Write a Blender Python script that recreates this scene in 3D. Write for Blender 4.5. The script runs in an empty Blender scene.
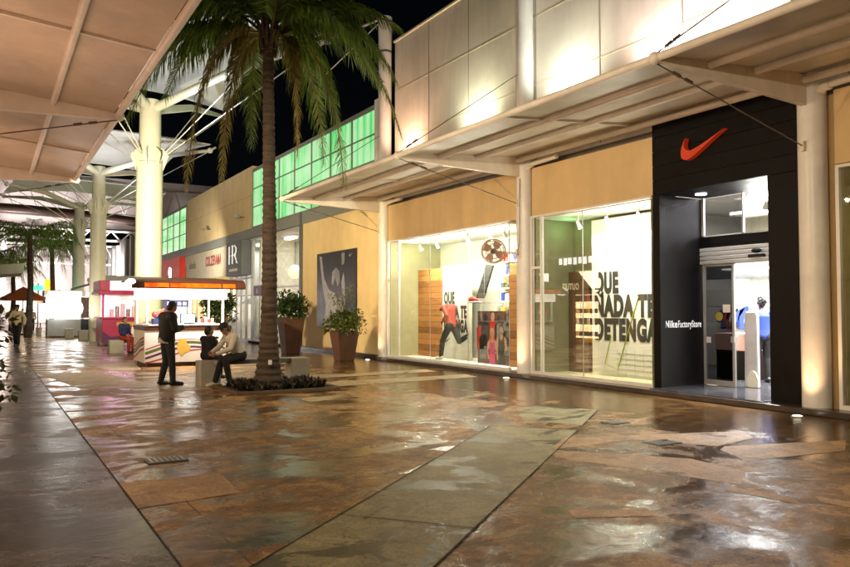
import bpy, bmesh, math, random
from math import sin, cos, pi, radians, hypot, atan2, sqrt
from mathutils import Vector, Matrix
random.seed(7)
scene = bpy.context.scene
COL = scene.collection
V = Vector

# ------------------------------------------------------------------ helpers
def tag(o, label=None, cat=None, group=None, kind=None):
    if label: o['label'] = label
    if cat: o['category'] = cat
    if group: o['group'] = group
    if kind: o['kind'] = kind
    return o

def thing(name, label, cat, loc=(0, 0, 0), group=None):
    o = bpy.data.objects.new(name, None); COL.objects.link(o)
    o.location = loc; o.empty_display_size = .2
    return tag(o, label, cat, group)

def origin(p):
    v = V((0, 0, 0))
    while p is not None:
        v += p.location; p = p.parent
    return v

class MB:
    def __init__(s): s.v = []; s.f = []; s.sm = []
    def add(s, vs, fs, smooth=False):
        b = len(s.v); s.v += [tuple(p) for p in vs]
        s.f += [tuple(b + i for i in f) for f in fs]; s.sm += [smooth] * len(fs); return s
    def box(s, x0, x1, y0, y1, z0, z1):
        vs = [(x, y, z) for z in (z0, z1) for y in (y0, y1) for x in (x0, x1)]
        return s.add(vs, [(0, 2, 3, 1), (4, 5, 7, 6), (0, 1, 5, 4), (2, 6, 7, 3), (0, 4, 6, 2), (1, 3, 7, 5)])
    def hexa(s, b, t):      # four bottom points, four top points
        return s.add(list(b) + list(t), [(3, 2, 1, 0), (4, 5, 6, 7)] + [(i, (i + 1) % 4, 4 + (i + 1) % 4, 4 + i) for i in range(4)])
    def quad(s, *p): return s.add(p, [tuple(range(len(p)))])
    def cyl(s, p, q, r0, r1=None, n=16, caps=True):
        r1 = r0 if r1 is None else r1
        return s.tube([p, q], [r0, r1], n, caps)
    def tube(s, path, radii, n=8, caps=True):
        path = [V(p) for p in path]
        if not hasattr(radii, '__len__'): radii = [radii] * len(path)
        rings = []; a = None
        for i, p in enumerate(path):
            t = (path[min(i + 1, len(path) - 1)] - path[max(i - 1, 0)]).normalized()
            if a is None: a = t.orthogonal().normalized()
            else: a = (a - t * a.dot(t)).normalized()
            b = t.cross(a)
            rings.append([p + (a * cos(2 * pi * k / n) + b * sin(2 * pi * k / n)) * radii[i] for k in range(n)])
        vs = [v for r in rings for v in r]
        fs = [(i * n + k, i * n + (k + 1) % n, (i + 1) * n + (k + 1) % n, (i + 1) * n + k) for i in range(len(path) - 1) for k in range(n)]
        s.add(vs, fs, True)
        if caps:
            s.add(rings[0], [tuple(range(n))[::-1]]); s.add(rings[-1], [tuple(range(n))])
        return s
    def bar(s, p, q, w, h=None, up=(0, 0, 1)):
        h = w if h is None else h
        p, q = V(p), V(q); t = (q - p).normalized(); u = V(up)
        if abs(t.dot(u)) > .99: u = V((1, 0, 0))
        a = t.cross(u).normalized() * w / 2; b = a.cross(t).normalized() * h / 2
        return s.hexa([p - a - b, p + a - b, p + a + b, p - a + b], [q - a - b, q + a - b, q + a + b, q - a + b])
    def ball(s, c, r, n=12, m=8, zmin=-1.0):
        r = (r, r, r) if not hasattr(r, '__len__') else r
        vs = []; fs = []
        for j in range(m + 1):
            z = -1 + 2 * j / m; th = -pi / 2 + pi * j / m; th = max(th, math.asin(max(-1, zmin)))
            for k in range(n):
                a = 2 * pi * k / n
                vs.append((c[0] + r[0] * cos(th) * cos(a), c[1] + r[1] * cos(th) * sin(a), c[2] + r[2] * sin(th)))
        for j in range(m):
            for k in range(n):
                fs.append((j * n + k, j * n + (k + 1) % n, (j + 1) * n + (k + 1) % n, (j + 1) * n + k))
        return s.add(vs, fs, True)
    def prism(s, pts, d):      # planar outline (3D points) pushed along d
        pts = [V(p) for p in pts]; d = V(d); n = len(pts)
        return s.add(pts + [p + d for p in pts], [tuple(range(n))[::-1], tuple(range(n, 2 * n))] + [(i, (i + 1) % n, n + (i + 1) % n, n + i) for i in range(n)])
    def build(s, name, mat, parent=None, bev=0, fix=True):
        me = bpy.data.meshes.new(name)
        o = V(origin(parent)) if parent else V((0, 0, 0))
        me.from_pydata([tuple(V(p) - o) for p in s.v], [], s.f)
        me.polygons.foreach_set('use_smooth', s.sm)
        if fix:
            bm = bmesh.new(); bm.from_mesh(me); bmesh.ops.recalc_face_normals(bm, faces=bm.faces); bm.to_mesh(me); bm.free()
        ob = bpy.data.objects.new(name, me); COL.objects.link(ob)
        me.materials.append(mat)
        if parent: ob.parent = parent
        if bev:
            m = ob.modifiers.new('bevel', 'BEVEL'); m.width = bev; m.segments = 2; m.limit_method = 'ANGLE'
        return ob

def struct(name, mb, mat, bev=0):
    o = mb.build(name, mat, None, bev); o['kind'] = 'structure'; return o

def part(name, mat, parent, mb, bev=0, label=None):
    o = mb.build(name, mat, parent, bev)
    if label: o['label'] = label
    return o

def solo(name, mat, mb, label, cat, group=None, bev=0):
    # one mesh that is a whole thing, with its origin at its base
    xs = [p[0] for p in mb.v]; ys = [p[1] for p in mb.v]; zs = [p[2] for p in mb.v]
    c = V(((min(xs) + max(xs)) / 2, (min(ys) + max(ys)) / 2, min(zs)))
    mb.v = [tuple(V(p) - c) for p in mb.v]
    o = mb.build(name, mat, None, bev); o.location = c
    return tag(o, label, cat, group)

def copy_tree(o, parent=None):
    c = o.copy(); COL.objects.link(c); c.parent = parent
    for ch in list(o.children): copy_tree(ch, c)
    return c

# ------------------------------------------------------------------ materials
def nodes(name):
    m = bpy.data.materials.new(name); m.use_nodes = True
    nt = m.node_tree; b = nt.nodes['Principled BSDF']
    return m, nt, b

def lnk(nt, a, b): nt.links.new(a, b)

def noise(nt, scale, detail=5, rough=.6, vec=None, dist=0):
    n = nt.nodes.new('ShaderNodeTexNoise'); n.inputs['Scale'].default_value = scale
    n.inputs['Detail'].default_value = detail; n.inputs['Roughness'].default_value = rough
    n.inputs['Distortion'].default_value = dist
    if vec is None:
        tc = nt.nodes.new('ShaderNodeTexCoord'); vec = tc.outputs['Object']
    lnk(nt, vec, n.inputs['Vector']); return n

def ramp(nt, fac, stops):
    r = nt.nodes.new('ShaderNodeValToRGB'); e = r.color_ramp.elements
    while len(e) < len(stops): e.new(.5)
    for i, (p, c) in enumerate(stops):
        e[i].position = p; e[i].color = (*c, 1) if len(c) == 3 else c
    lnk(nt, fac, r.inputs[0]); return r

def mat(name, c, rough=.5, metal=0, var=.12, scale=3, bump=0, bscale=40, spec=.5, emit=None, es=0, dirt=0, streak=0):
    m, nt, b = nodes(name)
    n = noise(nt, scale, 6)
    lo = tuple(max(0, x * (1 - var - dirt)) for x in c); hi = tuple(min(1, x * (1 + var)) for x in c)
    r = ramp(nt, n.outputs['Fac'], [(.3, lo), (.7, hi)])
    colr = r.outputs['Color']
    if streak:
        tc = nt.nodes.new('ShaderNodeTexCoord'); mp = nt.nodes.new('ShaderNodeMapping'); mp.inputs['Scale'].default_value = (.8, .8, .1); lnk(nt, tc.outputs['Object'], mp.inputs[0])
        ns = noise(nt, 2.2, 7, .68, mp.outputs[0], .3); nb = noise(nt, .8, 5, .6)
        ml = nt.nodes.new('ShaderNodeMath'); ml.operation = 'MULTIPLY_ADD'; ml.inputs[1].default_value = .6; lnk(nt, nb.outputs['Fac'], ml.inputs[0]); lnk(nt, ns.outputs['Fac'], ml.inputs[2])
        rs = ramp(nt, ml.outputs[0], [(.6, (1 - streak, 1 - streak, 1 - streak)), (.86, (1.03, 1.03, 1.03))])
        mx = nt.nodes.new('ShaderNodeMix'); mx.data_type = 'RGBA'; mx.blend_type = 'MULTIPLY'; mx.inputs[0].default_value = 1
        lnk(nt, colr, mx.inputs[6]); lnk(nt, rs.outputs['Color'], mx.inputs[7]); colr = mx.outputs[2]
    lnk(nt, colr, b.inputs['Base Color'])
    b.inputs['Roughness'].default_value = rough; b.inputs['Metallic'].default_value = metal
    b.inputs['Specular IOR Level'].default_value = spec
    rr = ramp(nt, n.outputs['Fac'], [(.3, (max(.02, rough * .8),) * 3), (.7, (min(1, rough * 1.2),) * 3)])
    lnk(nt, rr.outputs['Color'], b.inputs['Roughness'])
    if bump:
        n2 = noise(nt, bscale, 4); bp = nt.nodes.new('ShaderNodeBump'); bp.inputs['Strength'].default_value = bump
        bp.inputs['Distance'].default_value = .02
        lnk(nt, n2.outputs['Fac'], bp.inputs['Height']); lnk(nt, bp.outputs['Normal'], b.inputs['Normal'])
    if emit:
        b.inputs['Emission Color'].default_value = (*emit, 1); b.inputs['Emission Strength'].default_value = es
    return m

def emis(name, c, s, var=.15, scale=1.5, lo=None, hi=None):
    m, nt, b = nodes(name)
    n = noise(nt, scale, 3)
    r = ramp(nt, n.outputs['Fac'], [(.35, lo or tuple(x * (1 - var) for x in c)), (.65, hi or c)])
    lnk(nt, r.outputs['Color'], b.inputs['Emission Color']); b.inputs['Emission Strength'].default_value = s
    lnk(nt, r.outputs['Color'], b.inputs['Base Color'])
    b.inputs['Roughness'].default_value = .3
    return m

def glass(name, tint=(1, 1, 1), refl=.08):
    m = bpy.data.materials.new(name); m.use_nodes = True; nt = m.node_tree; nt.nodes.clear()
    out = nt.nodes.new('ShaderNodeOutputMaterial'); mx = nt.nodes.new('ShaderNodeMixShader')
    tr = nt.nodes.new('ShaderNodeBsdfTransparent'); tr.inputs[0].default_value = (*tint, 1)
    gl = nt.nodes.new('ShaderNodeBsdfGlossy'); gl.inputs['Roughness'].default_value = .015
    fr = nt.nodes.new('ShaderNodeLayerWeight'); fr.inputs['Blend'].default_value = .5
    pw = nt.nodes.new('ShaderNodeMath'); pw.operation = 'POWER'; pw.inputs[1].default_value = 5; lnk(nt, fr.outputs['Facing'], pw.inputs[0])
    ad = nt.nodes.new('ShaderNodeMath'); ad.operation = 'MULTIPLY_ADD'; ad.inputs[1].default_value = .9; ad.inputs[2].default_value = refl
    lnk(nt, pw.outputs[0], ad.inputs[0]); lnk(nt, ad.outputs[0], mx.inputs[0])
    lnk(nt, tr.outputs[0], mx.inputs[1]); lnk(nt, gl.outputs[0], mx.inputs[2]); lnk(nt, mx.outputs[0], out.inputs[0])
    return m

def wet_concrete(name, c1, c2, c3, wet_lo=.5, wet_hi=.6, joint=None, stain=.9, dryrough=.5, wscale=1.0, wetrough=.08, wetdark=.42, relief=.3, brush=False, film=False, spec=.4):
    """stamped concrete after rain: mottled stain colours, broken puddle film, fine stamp relief"""
    m, nt, b = nodes(name)
    tc = nt.nodes.new('ShaderNodeTexCoord'); P = tc.outputs['Object']
    def math_(op, a, bb, c=None):
        n = nt.nodes.new('ShaderNodeMath'); n.operation = op
        for i, x in enumerate((a, bb, c)):
            if x is None: continue
            if isinstance(x, (int, float)): n.inputs[i].default_value = x
            else: lnk(nt, x, n.inputs[i])
        return n.outputs[0]
    def mixc(blend, fac, a, c):
        n = nt.nodes.new('ShaderNodeMix'); n.data_type = 'RGBA'; n.blend_type = blend
        for i, x in ((0, fac), (6, a), (7, c)):
            if isinstance(x, (int, float)): n.inputs[i].default_value = x
            elif isinstance(x, tuple): n.inputs[i].default_value = (*x, 1)
            else: lnk(nt, x, n.inputs[i])
        return n.outputs[2]
    big = noise(nt, .22, 4, .6, P, .4).outputs['Fac']; mid = noise(nt, 1.9, 8, .68, P, .9).outputs['Fac']
    md2 = noise(nt, 7.5, 9, .76, P, 1.0).outputs['Fac']; fine = noise(nt, 34, 9, .78, P).outputs['Fac']; grain = noise(nt, 130, 3, .7, P).outputs['Fac']
    t = math_('MULTIPLY_ADD', md2, .9, mid)
    ca = ramp(nt, t, [(.72, c3), (.84, tuple(.6 * x + .4 * y for x, y in zip(c1, c3))), (.98, c1), (1.16, c2)]).outputs['Color']
    sp = ramp(nt, fine, [(.36, (.36, .31, .27)), (.47, (.82, .78, .74)), (.62, (1.18, 1.12, 1.04))]).outputs['Color']
    col = mixc('MULTIPLY', stain, ca, sp)
    gr = ramp(nt, grain, [(.35, (.55, .53, .5)), (.6, (1.12, 1.1, 1.08))]).outputs['Color']
    col = mixc('MULTIPLY', .75, col, gr)
    # water film, broken by the stamp relief
    mp = nt.nodes.new('ShaderNodeMapping'); mp.inputs['Scale'].default_value = (.7, .9, 1); mp.inputs['Location'].default_value = (3.1, 1.7, 0)
    lnk(nt, P, mp.inputs[0])
    w1 = noise(nt, wscale, 7, .6, mp.outputs[0], .8).outputs['Fac']
    wv = math_('MULTIPLY_ADD', md2, .28, w1); wv = math_('MULTIPLY_ADD', fine, .14, wv); wv = math_('MULTIPLY_ADD', big, .2, wv)
    if film:
        sf = nt.nodes.new('ShaderNodeSeparateXYZ'); lnk(nt, P, sf.inputs[0])
        mr = nt.nodes.new('ShaderNodeMapRange'); mr.inputs[1].default_value = 7.4; mr.inputs[2].default_value = 11.2; mr.inputs[3].default_value = 0; mr.inputs[4].default_value = .3
        lnk(nt, sf.outputs[0], mr.inputs[0]); wv = math_('ADD', wv, mr.outputs[0])
    wet = ramp(nt, wv, [(wet_lo + .31, (0, 0, 0)), (wet_hi + .31, (1, 1, 1))]).outputs['Color']
    col = mixc('MULTIPLY', wet, col, (wetdark, wetdark * .92, wetdark * .84))
    lnk(nt, ramp(nt, wet, [(0, (dryrough,) * 3), (.45, (dryrough * .55,) * 3), (1, (wetrough,) * 3)]).outputs['Color'], b.inputs['Roughness'])
    if joint:
        sx = nt.nodes.new('ShaderNodeSeparateXYZ'); lnk(nt, P, sx.inputs[0]); prev = None
        for ax, per, off in joint:
            lt = math_('LESS_THAN', math_('FRACT', math_('MULTIPLY_ADD', sx.outputs[ax], 1 / per, off + 100), 0), .012 / per)
            prev = lt if prev is None else math_('MAXIMUM', prev, lt)
        col = mixc('MIX', prev, col, (.025, .018, .013))
    lnk(nt, col, b.inputs['Base Color'])
    h1 = noise(nt, 8.0, 3, .55, P, .4).outputs['Fac']
    h = math_('MULTIPLY_ADD', md2, .5, h1)
    h = math_('MULTIPLY_ADD', fine, .12, h)
    if brush:
        mb_ = nt.nodes.new('ShaderNodeMapping'); mb_.inputs['Scale'].default_value = (.35, 5.5, 1); lnk(nt, P, mb_.inputs[0])
        h = math_('MULTIPLY_ADD', noise(nt, 1.5, 4, .55, mb_.outputs[0], .3).outputs['Fac'], .55, h)
    bp = nt.nodes.new('ShaderNodeBump'); bp.inputs['Distance'].default_value = .012
    lnk(nt, ramp(nt, wet, [(0, (relief * 2.2,) * 3), (1, (relief,) * 3)]).outputs['Color'], bp.inputs['Strength'])
    lnk(nt, h, bp.inputs['Height']); lnk(nt, bp.outputs['Normal'], b.inputs['Normal'])
    b.inputs['Specular IOR Level'].default_value = spec
    return m

def wood(name, c1, c2, plank=.18, axis=2):
    m, nt, b = nodes(name)
    tc = nt.nodes.new('ShaderNodeTexCoord'); mp = nt.nodes.new('ShaderNodeMapping'); lnk(nt, tc.outputs['Object'], mp.inputs[0])
    mp.inputs['Scale'].default_value = (2, 1.2, 14)
    n = noise(nt, 1.6, 7, .65, mp.outputs[0], .6)
    sx = nt.nodes.new('ShaderNodeSeparateXYZ'); lnk(nt, tc.outputs['Object'], sx.inputs[0])
    dv = nt.nodes.new('ShaderNodeMath'); dv.operation = 'DIVIDE'; dv.inputs[1].default_value = plank; lnk(nt, sx.outputs[axis], dv.inputs[0])
    fl = nt.nodes.new('ShaderNodeMath'); fl.operation = 'FLOOR'; lnk(nt, dv.outputs[0], fl.inputs[0])
    wn = nt.nodes.new('ShaderNodeTexWhiteNoise'); wn.noise_dimensions = '1D'; lnk(nt, fl.outputs[0], wn.inputs['W'])
    mm = nt.nodes.new('ShaderNodeMath'); mm.operation = 'MULTIPLY_ADD'; mm.inputs[1].default_value = .5; lnk(nt, wn.outputs[0], mm.inputs[0]); lnk(nt, n.outputs['Fac'], mm.inputs[2])
    r = ramp(nt, mm.outputs[0], [(.4, c1), (.95, c2)])
    fr = nt.nodes.new('ShaderNodeMath'); fr.operation = 'FRACT'; lnk(nt, dv.outputs[0], fr.inputs[0])
    lt = nt.nodes.new('ShaderNodeMath'); lt.operation = 'LESS_THAN'; lt.inputs[1].default_value = .06; lnk(nt, fr.outputs[0], lt.inputs[0])
    jm = nt.nodes.new('ShaderNodeMix'); jm.data_type = 'RGBA'; lnk(nt, lt.outputs[0], jm.inputs[0]); lnk(nt, r.outputs['Color'], jm.inputs[6]); jm.inputs[7].default_value = (.02, .01, .005, 1)
    lnk(nt, jm.outputs[2], b.inputs['Base Color']); b.inputs['Roughness'].default_value = .45
    return m

def leafmat(name, c1, c2, trans=.25):
    m, nt, b = nodes(name)
    gi = nt.nodes.new('ShaderNodeNewGeometry')
    r = ramp(nt, gi.outputs['Random Per Island'], [(0, c1), (.75, c2), (1, tuple(x * 1.5 for x in c2))])
    lnk(nt, r.outputs['Color'], b.inputs['Base Color']); b.inputs['Roughness'].default_value = .42
    tl = nt.nodes.new('ShaderNodeBsdfTranslucent'); lnk(nt, r.outputs['Color'], tl.inputs[0])
    mx = nt.nodes.new('ShaderNodeMixShader'); mx.inputs[0].default_value = trans
    out = nt.nodes['Material Output']; lnk(nt, b.outputs[0], mx.inputs[1]); lnk(nt, tl.outputs[0], mx.inputs[2]); lnk(nt, mx.outputs[0], out.inputs[0])
    return m

M = {}
M['ground'] = wet_concrete('stamped_concrete', (.37, .22, .088), (.6, .39, .17), (.09, .054, .025), .455, .575, joint=[(0, 4.55, -.33), (1, 4.9, .1)], film=True, wetrough=.15, wetdark=.34, relief=.34, wscale=1.5, spec=.32)
M['strip'] = wet_concrete('grey_pavement', (.1, .07, .053), (.15, .108, .082), (.06, .043, .034), .42, .62, joint=[(1, 1.33, .51)], stain=.5, dryrough=.36, brush=True, wetrough=.26, relief=.18, spec=.3)
M['band'] = wet_concrete('green_grey_concrete', (.42, .41, .255), (.52, .51, .33), (.3, .285, .18), .548, .562, stain=.7, wscale=1.6, wetrough=.34, wetdark=.25, spec=.3)
M['slab'] = wet_concrete('peach_concrete', (.6, .4, .22), (.7, .49, .28), (.34, .22, .12), .56, .7, stain=.7, wetrough=.26, relief=.45)
M['pale'] = wet_concrete('pale_concrete', (.52, .43, .26), (.64, .54, .34), (.36, .29, .17), .52, .66, stain=.5, wetrough=.24, relief=.45)
M['plinth'] = mat('dark_wet_plinth', (.055, .042, .036), .22, var=.3, scale=4, bump=.2, bscale=12)
M['tile'] = mat('dark_glossy_tile', (.05, .052, .06), .12, var=.25, scale=2)
M['cream'] = mat('cream_render', (.72, .55, .29), .75, streak=.07, var=.06, scale=1.2, bump=.25, bscale=70, dirt=.03)
M['creamd'] = mat('cream_render_deep', (.68, .49, .25), .75, streak=.08, var=.06, scale=1.4, bump=.25, bscale=70, dirt=.03)
M['panel'] = mat('pale_cladding_panel', (.78, .72, .63), .6, streak=.12, var=.06, scale=.7, bump=.1, bscale=20, dirt=.05)
M['seam'] = mat('panel_seam', (.78, .7, .5), .5)
M['seamd'] = mat('panel_gap', (.3, .26, .21), .7)
M['white'] = mat('white_paint', (.82, .8, .77), .35, streak=.08, var=.06, scale=2, dirt=.05)
M['canopy_metal'] = mat('canopy_paint', (.82, .75, .66), .35, streak=.08, var=.06, scale=2, dirt=.08)
M['sheet'] = mat('canopy_sheet', (.7, .63, .51), .38, var=.16, scale=.9, dirt=.1, streak=.12)
M['sheet_warm'] = mat('canopy_sheet_warm', (.68, .56, .44), .4, var=.14, scale=.7, dirt=.1, streak=.1)
M['dkgrey'] = mat('dark_grey_metal', (.09, .1, .105), .4)
M['midgrey'] = mat('grey_fascia', (.2, .21, .2), .5)
M['gap'] = mat('grey_gap_strip', (.17, .15, .13), .7, var=.3)
M['black'] = mat('black_cladding', (.0045, .004, .004), .42, var=.3, scale=5, spec=.15)
M['blacksoft'] = mat('black_satin', (.012, .012, .014), .5, spec=.25)
M['alu'] = mat('brushed_aluminium', (.5, .5, .49), .38, metal=.35, var=.04, scale=2)
M['cable'] = mat('steel_cable', (.16, .13, .1), .5, metal=.6)
M['cablew'] = mat('white_cable', (.7, .68, .62), .4)
M['glass'] = glass('shop_glass', (.93, .96, .92), .17)
M['glassd'] = glass('dark_door_glass', (.025, .025, .027), .03)
M['red'] = mat('red_logo_paint', (.55, .045, .01), .4, emit=(.8, .06, .01), es=.12)
M['redside'] = mat('red_paint', (.5, .03, .02), .45)
M['letter'] = mat('black_letter', (.03, .032, .028), .6)
M['lwhite'] = mat('white_letter', (.85, .85, .85), .5, emit=(1, 1, 1), es=.5)
M['dispwhite'] = mat('display_white', (.82, .8, .7), .6, var=.03)
M['dispshade'] = mat('display_olive_shade', (.2, .18, .1), .6, var=.15)  # display olive darkened so the bay's unlit back and sides look dim
M['dispolive'] = mat('display_olive', (.5, .46, .26), .6, var=.08)
M['board'] = wood('orange_plank', (.2, .065, .015), (.55, .24, .07), .19)
M['slats'] = wood('olive_slat', (.22, .17, .06), (.42, .34, .14), .22)
M['green'] = None
M['bark'] = None
M['pot'] = mat('brown_planter', (.075, .035, .02), .4, var=.2, scale=3)
M['soilkerb'] = mat('brown_kerb', (.11, .075, .045), .6, var=.3, scale=6)
M['soil'] = mat('soil', (.04, .028, .018), .9, bump=.6, bscale=30)
M['shrub'] = leafmat('shrub_leaf', (.035, .055, .012), (.12, .15, .03))
M['shrubd'] = leafmat('dark_shrub_leaf', (.018, .04, .012), (.05, .09, .025))
M['frond'] = leafmat('palm_leaflet', (.055, .1, .016), (.19, .3, .055), .4)
M['frondold'] = leafmat('old_palm_leaflet', (.1, .085, .016), (.22, .18, .04), .35)
M['spiky'] = leafmat('spiky_leaf', (.02, .016, .012), (.05, .045, .03))
M['stem'] = mat('stem', (.06, .05, .025), .8)
M['concrete'] = mat('bench_concrete', (.42, .41, .36), .6, var=.1, scale=5, bump=.2, bscale=40)
M['benchtop'] = mat('dark_bench_slab', (.12, .11, .1), .35)
M['skin'] = mat('skin_tan', (.3, .16, .1), .5, var=.05)
M['hair'] = mat('dark_hair', (.012, .01, .009), .5, var=.3, scale=20, bump=.5, bscale=60)
M['navy'] = mat('navy_jacket', (.012, .013, .017), .75, var=.2, scale=6, bump=.3, bscale=14)
M['jeans'] = mat('dark_jeans', (.025, .032, .045), .8, var=.2, scale=8, bump=.3, bscale=16)
M['blackc'] = mat('black_cloth', (.012, .012, .013), .8, bump=.3, bscale=14)
M['whitec'] = mat('white_shirt', (.62, .58, .5), .8, var=.05, bump=.35, bscale=10)
M['creamc'] = mat('cream_sweater', (.7, .62, .4), .8, var=.05, bump=.3, bscale=12)
M['bluec'] = mat('royal_blue_jacket', (.02, .05, .32), .65, var=.1, bump=.3, bscale=12)
M['redc'] = mat('red_jacket', (.5, .05, .035), .5, var=.15, scale=9, bump=.3, bscale=14)
M['bluecloth'] = mat('dark_blue_cloth', (.015, .02, .09), .75)
M['redtrouser'] = mat('red_trouser', (.3, .03, .02), .75)
M['shoe'] = mat('white_shoe', (.7, .68, .64), .5)
M['shoed'] = mat('black_shoe', (.02, .02, .02), .4)
M['eye'] = mat('eye', (.02, .015, .01), .2)
M['mast'] = mat('mast_paint', (.74, .74, .62), .4, var=.05, scale=1.5, dirt=.05)
M['mastg'] = mat('mast_paint_grey', (.62, .62, .56), .4, var=.05, scale=1.5, dirt=.05)
M['membrane'] = mat('white_membrane', (.72, .72, .72), .6, var=.05, scale=.8)
M['truss'] = mat('white_truss_paint', (.82, .78, .75), .5)
M['pinkwall'] = mat('pinkish_wall', (.5, .4, .37), .7, var=.1, scale=.4)
M['darktube'] = mat('brown_tube', (.13, .085, .07), .4)
M['kwhite'] = mat('kiosk_white', (.82, .79, .74), .4, var=.04)
M['kbrown'] = mat('kiosk_brown', (.07, .025, .015), .4)
M['pink'] = mat('magenta_panel', (.5, .03, .12), .35, var=.08)
M['purple'] = mat('purple_paint', (.09, .02, .1), .45)
M['gstripe'] = mat('green_stripe', (.1, .13, .04), .5)
M['rstripe'] = mat('crimson_stripe', (.4, .02, .06), .5)
M['ygraph'] = mat('yellow_graphic', (.7, .45, .08), .5)
M['steel'] = mat('steel', (.45, .45, .45), .3, metal=.8)
M['umb'] = mat('orange_canvas', (.42, .11, .03), .7)
M['umbd'] = mat('maroon_canvas', (.1, .025, .015), .7)
M['poster'] = mat('dark_poster', (.02, .021, .025), .35, var=.15, scale=2)
M['postl'] = mat('poster_pale_print', (.3, .31, .33), .4, var=.35, scale=6)
M['postm'] = mat('poster_mid_print', (.2, .21, .23), .4, var=.4, scale=6)
M['pinkc'] = mat('pink_print', (.6, .08, .2), .5)
M['skinp'] = mat('skin_print', (.55, .3, .18), .5, var=.2, scale=12)
M['hairp'] = mat('blonde_print', (.5, .36, .16), .5, var=.3, scale=30)
M['brownp'] = mat('brown_print', (.12, .055, .04), .5, var=.6, scale=9)
M['signgrey'] = mat('sign_grey', (.13, .145, .15), .5)
M['signbeige'] = mat('sign_beige', (.62, .56, .43), .6)
M['redsign'] = mat('sign_red', (.5, .03, .02), .5, emit=(.6, .02, .01), es=.25)
M['lred'] = mat('red_letter', (.3, .015, .02), .5)
M['lbrown'] = mat('brown_letter', (.12, .09, .07), .5)
M['e_white'] = emis('lit_white', (1, .96, .9), 6)
M['e_fascia'] = emis('lit_kiosk_fascia', (1, .9, .75), 3.2, scale=4)
M['e_bulb'] = emis('lit_bulb', (1, .97, .85), 14)
M['e_tube'] = emis('lit_globe', (1, .98, .95), 14)
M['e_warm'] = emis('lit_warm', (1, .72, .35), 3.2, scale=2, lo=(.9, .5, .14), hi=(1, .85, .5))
M['e_orange'] = emis('lit_orange_strip', (1, .1, .006), .85, scale=3, lo=(.5, .035, .003), hi=(1, .13, .008))
M['e_magenta'] = emis('lit_magenta', (1, .25, .75), 3.5)
M['e_pinkwhite'] = emis('lit_pink_white', (1, .8, .9), 4, scale=3, lo=(.95, .35, .6), hi=(1, .95, 1))
M['e_signw'] = emis('lit_sign_white', (1, .9, 1), 5)
M['e_upl'] = emis('uplight_lens', (1, .85, .6), 10)
M['e_shelf'] = emis('lit_shelf_back', (1, .78, .42), 9, scale=2, lo=(.8, .45, .15), hi=(1, .85, .55))
M['e_blue'] = emis('lit_screen', (.15, .5, 1), 2.2, scale=8, lo=(.05, .3, .8), hi=(.6, .85, 1))
M['e_yellow'] = emis('lit_yellow', (1, .55, .02), 3)
M['e_greensign'] = emis('lit_green', (.05, 1, .45), 2)
M['e_shopw'] = emis('lit_shop_interior', (1, .93, .85), 2.2, scale=1.2, lo=(.45, .38, .32), hi=(1, .95, .9))

def green_glass():
    m, nt, b = nodes('green_lit_glass')
    tc = nt.nodes.new('ShaderNodeTexCoord'); sx = nt.nodes.new('ShaderNodeSeparateXYZ'); lnk(nt, tc.outputs['Object'], sx.inputs[0])
    n = noise(nt, .5, 3, .5, tc.outputs['Object'])
    mp = nt.nodes.new('ShaderNodeMapping'); mp.inputs['Scale'].default_value = (1, 2.2, .08); lnk(nt, tc.outputs['Object'], mp.inputs[0])
    curt = noise(nt, 1.6, 3, .5, mp.outputs[0])
    a = nt.nodes.new('ShaderNodeMath'); a.operation = 'MULTIPLY_ADD'; a.inputs[1].default_value = .5; lnk(nt, n.outputs['Fac'], a.inputs[0]); lnk(nt, curt.outputs['Fac'], a.inputs[2])
    r = ramp(nt, a.outputs[0], [(.42, (.05, .5, .09)), (.62, (.14, .9, .22)), (.8, (.6, 1, .55))])
    lnk(nt, r.outputs['Color'], b.inputs['Emission Color']); b.inputs['Emission Strength'].default_value = .75
    b.inputs['Base Color'].default_value = (.05, .2, .08, 1); b.inputs['Roughness'].default_value = .15
    return m
M['green'] = green_glass()

def bark():
    m, nt, b = nodes('palm_bark')
    tc = nt.nodes.new('ShaderNodeTexCoord'); mp = nt.nodes.new('ShaderNodeMapping'); mp.inputs['Scale'].default_value = (1, 1, 7); lnk(nt, tc.outputs['Object'], mp.inputs[0])
    n = noise(nt, 3, 7, .7, mp.outputs[0], .4)
    r = ramp(nt, n.outputs['Fac'], [(.3, (.02, .013, .008)), (.55, (.07, .047, .03)), (.75, (.13, .09, .055))])
    lnk(nt, r.outputs['Color'], b.inputs['Base Color']); b.inputs['Roughness'].default_value = .85
    bp = nt.nodes.new('ShaderNodeBump'); bp.inputs['Strength'].default_value = .7; bp.inputs['Distance'].default_value = .03
    lnk(nt, n.outputs['Fac'], bp.inputs['Height']); lnk(nt, bp.outputs['Normal'], b.inputs['Normal'])
    return m
M['bark'] = bark()

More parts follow.
